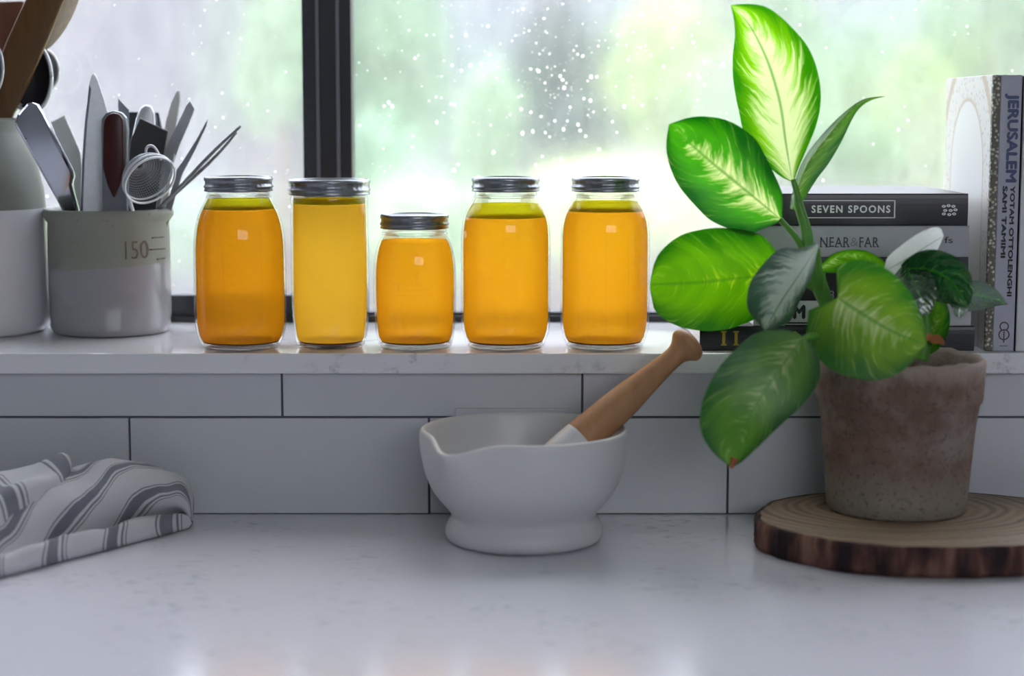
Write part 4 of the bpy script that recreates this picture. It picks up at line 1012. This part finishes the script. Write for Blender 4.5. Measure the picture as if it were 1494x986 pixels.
# ------------------------------------------------------------------ utensils in the white stoneware jar
GW = 'wooden utensils in the white stoneware jar'
def U2(name, label, cat, u, v, y): return thing(name, label, cat, P(u, v, y), GW)
r = U2('wooden_paddle', 'broad dark olive-wood paddle leaning out of the white stoneware jar', 'utensil', -30, 250, .16)
plate('blade', [(58, -60), (118, -60), (92, 0), (70, 55), (45, 112), (16, 172), (-16, 245), (-40, 330), (-58, 330), (-44, 245), (-24, 172), (-8, 105), (8, 60), (36, 0)], .166, .010, 'paddle', r, .003, smooth=True)
r = U2('wooden_spoon', 'pale wooden spoon behind the olive-wood paddle', 'spoon', -20, 260, .22)
def spoonbowl(name, cu, cv_, au, av, rot, y, depth, mat, par):
    vs_, fs = [], []; c = P(cu, cv_, y); k = (y - CAM.y) / FPX; nn = 32; m = 7
    for side in (0, 1):
        for i in range(m + 1):
            f = math.sin(PI / 2 * (1 - i / m)) if i < m else 0.0
            for j in range(nn):
                b = 2 * PI * j / nn; x = au * k * f * math.cos(b); z = av * k * f * math.sin(b)
                X_ = x * math.cos(rot) - z * math.sin(rot); Z_ = x * math.sin(rot) + z * math.cos(rot)
                vs_.append((c.x + X_, c.y + (depth if side == 0 else depth - .004) * (1 - f * f) * 1.0 + (0 if side == 0 else 0), c.z + Z_))
    H = (m + 1) * nn
    for s2 in (0, 1):
        for i in range(m):
            for j in range(nn): fs.append((s2 * H + i * nn + j, s2 * H + i * nn + (j + 1) % nn, s2 * H + (i + 1) * nn + (j + 1) % nn, s2 * H + (i + 1) * nn + j))
    return fix(mk(name, vs_, fs, mat, par, True))
spoonbowl('spoon_bowl', 78, 0, 34, 82, -.42, .215, -.02, 'palewood', r)
tube('handle', [P(50, 60, .212), P(-15, 172, .198), P(-75, 300, .19)], [.006, .0055, .006], 'palewood', r, 10)
r = U2('wooden_turner', 'red-brown wooden turner at the back of the white stoneware jar', 'utensil', -30, 250, .20)
plate('blade', [(-60, 5), (34, 1), (36, 20), (10, 80), (-10, 180), (-30, 300), (-48, 300), (-50, 120)], .225, .006, 'brownwood', r, .002)
r = U2('steel_ladle', 'dark round steel ladle behind the olive-wood paddle', 'ladle', 0, 250, .2)
spoonbowl('ladle_bowl', 44, 112, 30, 50, -.08, .185, .022, 'black', r)
k = (.185 - CAM.y) / FPX; c = P(44, 112, .185)
tube('ladle_rim', [(c.x + 31 * k * math.cos(2 * PI * i / 40), c.y - .001, c.z + 51 * k * math.sin(2 * PI * i / 40)) for i in range(41)], .0022, 'steel', r, 8)
tube('handle', [P(30, 150, .19), P(12, 172, .187), P(-10, 300, .19)], .004, 'steel', r, 8)
r = U2('measuring_scoop', 'small steel scoop peeking out behind the dark ladle', 'scoop', 10, 250, .215)
spoonbowl('scoop_bowl', 62, 103, 23, 30, 0, .235, .012, 'darksteel', r)
k = (.235 - CAM.y) / FPX; c = P(62, 103, .235)
tube('scoop_rim', [(c.x + 23.5 * k * math.cos(2 * PI * i / 40), c.y, c.z + 30.5 * k * math.sin(2 * PI * i / 40)) for i in range(41)], .0014, 'steel', r, 8)
tube('handle', [P(50, 128, .236), P(-8, 172, .216), P(-30, 300, .212)], .003, 'steel', r, 8)
r = U2('round_spoon', 'round steel spoon edge in front of the paddle at the stoneware jar', 'spoon', -40, 250, .12)
spoonbowl('spoon_bowl', -18, 100, 22, 42, 0, .13, .012, 'darksteel', r)
tube('spoon_rim', [P(-18 + 22.5 * math.cos(2 * PI * i / 40), 100 + 42.5 * math.sin(2 * PI * i / 40), .13) for i in range(41)], .0014, 'steel', r, 8)
tube('handle', [P(-20, 140, .133), P(-50, 200, .138), P(-80, 280, .14)], .003, 'steel', r, 8)

# ------------------------------------------------------------------ striped towel
def fronty(x): return -.078 - (-.325 - x) * 1.45
def section(x, k, crest_y, crest_z, zr):
    f = fronty(x)
    return [(-.022, .0), (-.028, crest_z * .55), (crest_y + .018, crest_z * .93), (crest_y, crest_z), (crest_y - .02, crest_z * .90), ((crest_y + f) / 2 - .005, crest_z * .55 + .004), (f + .046, .010 * k + .002), (f + .034, .006 * k + .002),
            (f + .024, .012 * k + .004), (f + .011, zr), (f + .001, zr * .75), (f - .003, zr * .35), (f + .003, .0008)]
stn = [(-.66, 1, -.13, .042, .019), (-.56, 1, -.13, .050, .019), (-.505, 1, -.12, .056, .020), (-.47, 1, -.11, .063, .020), (-.435, 1, -.10, .071, .020), (-.41, 1, -.09, .070, .020), (-.38, 1, -.08, .067, .019), (-.355, 1, -.07, .062, .019), (-.338, .9, -.062, .052, .018)]
secs = []
for (x, k, cy_, cz_, zr) in stn: secs.append([(x, a, b) for a, b in section(x, k, cy_, cz_, zr)])
last = secs[-1]
secs.append([(-.327 + .003 * math.sin(i), -.055 + (p[1] + .055) * .62, p[2] * .78) for i, p in enumerate(last)])
secs.append([(-.322, -.055 + (p[1] + .055) * .35, p[2] * .42) for i, p in enumerate(last)])
secs.append([(-.3215, -.055 + (p[1] + .055) * .15, .0006 + p[2] * .1) for i, p in enumerate(last)])
rows = [crom(s_, 5) for s_ in secs]
cols = list(zip(*rows)); cols = [crom(list(c_), 7) for c_ in cols]
grid = list(zip(*cols))                                # grid[i][j]
import mathutils
def nz3(p, s_): return mathutils.noise.noise(Vector(p) * s_)
vs_, fs, uv = [], [], []
NI, NJ = len(grid), len(grid[0])
for i in range(NI):
    for j in range(NJ):
        x, y, z = grid[i][j]; f = min(1, z / .02)
        jj = j / (NJ - 1); body = max(0.0, math.sin(PI * min(1, jj / .62))) if jj < .62 else 0
        dg = (x * .75 + y * 1.1)                              # diagonal creases across the body
        cr = (math.sin(dg * 60 + 3 * nz3((x, y, 2), 14))) * .0022 * body
        d = Vector((nz3((x, y, 1), 22), nz3((x, y, 5), 22), nz3((x * .6, y, 9), 30))) * .007 * f
        d2 = nz3((x, y, 4), 75) * .0018 * f
        vs_.append((x + d.x, min(-.004, y + d.y), max(.0024, z + d.z + cr * f + d2)))
        uv.append((jj * 5.2 + x * 20 + .2 if jj < .60 else x * 24.0 + .3, i / NI * 2))
for i in range(NI - 1):
    for j in range(NJ - 1):
        k = i * NJ + j; fs.append((k, k + NJ, k + NJ + 1, k + 1))
base = len(vs_)
# the upper fold lying over the left part, ending in a rolled edge
fold = []
for (x, top, lo, zt_, zl2) in ((-.66, -.11, -.30, .055, .045), (-.56, -.11, -.29, .058, .045), (-.50, -.11, -.255, .064, .044), (-.465, -.105, -.225, .070, .040), (-.445, -.10, -.20, .077, .036), (-.434, -.098, -.18, .078, .032), (-.429, -.098, -.172, .071, .026), (-.431, -.1, -.170, .060, .018)):
    fold.append([(x - .01, top + .045, zt_ * .7), (x, top, zt_), (x, top * .65 + lo * .35, zt_ * .88), (x - .004, top * .35 + lo * .65, (zt_ + zl2) * .5 + .004), (x - .012, lo + .012, zl2), (x - .018, lo, zl2 * .78), (x - .018, lo + .004, zl2 * .5), (x - .01, lo + .02, zl2 * .4)])
rows = [crom(s_, 6) for s_ in fold]; cols = [crom(list(c_), 6) for c_ in zip(*rows)]; grid = list(zip(*cols)); NI, NJ = len(grid), len(grid[0])
for i in range(NI):
    for j in range(NJ):
        x, y, z = grid[i][j]
        d = nz3((x * 1.5, y, 3), 28) * .006
        vs_.append((x, y, max(.004, z + d))); uv.append((x * 11 + y * 9.0, j / NJ))
for i in range(NI - 1):
    for j in range(NJ - 1):
        k = base + i * NJ + j; fs.append((k, k + NJ, k + NJ + 1, k + 1))
tw = mk('kitchen_towel', vs_, fs, 'towel', None, True, uv, origin=(-.46, -.15, 0))
so = tw.modifiers.new('thick', 'SOLIDIFY'); so.thickness = .0016; so.offset = -1
tag(tw, 'crumpled grey and white striped linen towel on the countertop', 'towel')
M['fringe'] = m_plain('dark_fringe_thread', '3c3e4a', .9, var=.2)
rf = random.Random(2); vs_, fs = [], []
for i in range(16):
    a = P(34 + rf.uniform(-4, 10), 712, -.06); b = P(40 + rf.uniform(-14, 14), 682 + rf.uniform(-3, 6), -.06 + rf.uniform(-.006, .006))
    m_ = (a + b) / 2 + Vector((rf.uniform(-.002, .002), 0, .001)); k = len(vs_); w = .0006
    for p in (a, m_, b): vs_ += [p + Vector((-w, 0, 0)), p + Vector((w, 0, 0)), p + Vector((0, w * 1.5, 0))]
    for q in (0, 3):
        for e in range(3): fs.append((k + q + e, k + q + (e + 1) % 3, k + q + 3 + (e + 1) % 3, k + q + 3 + e))
fo = mk('fringe', vs_, fs, 'fringe', tw); fo['kind'] = 'stuff'; fo['label'] = 'dark thread fringe'
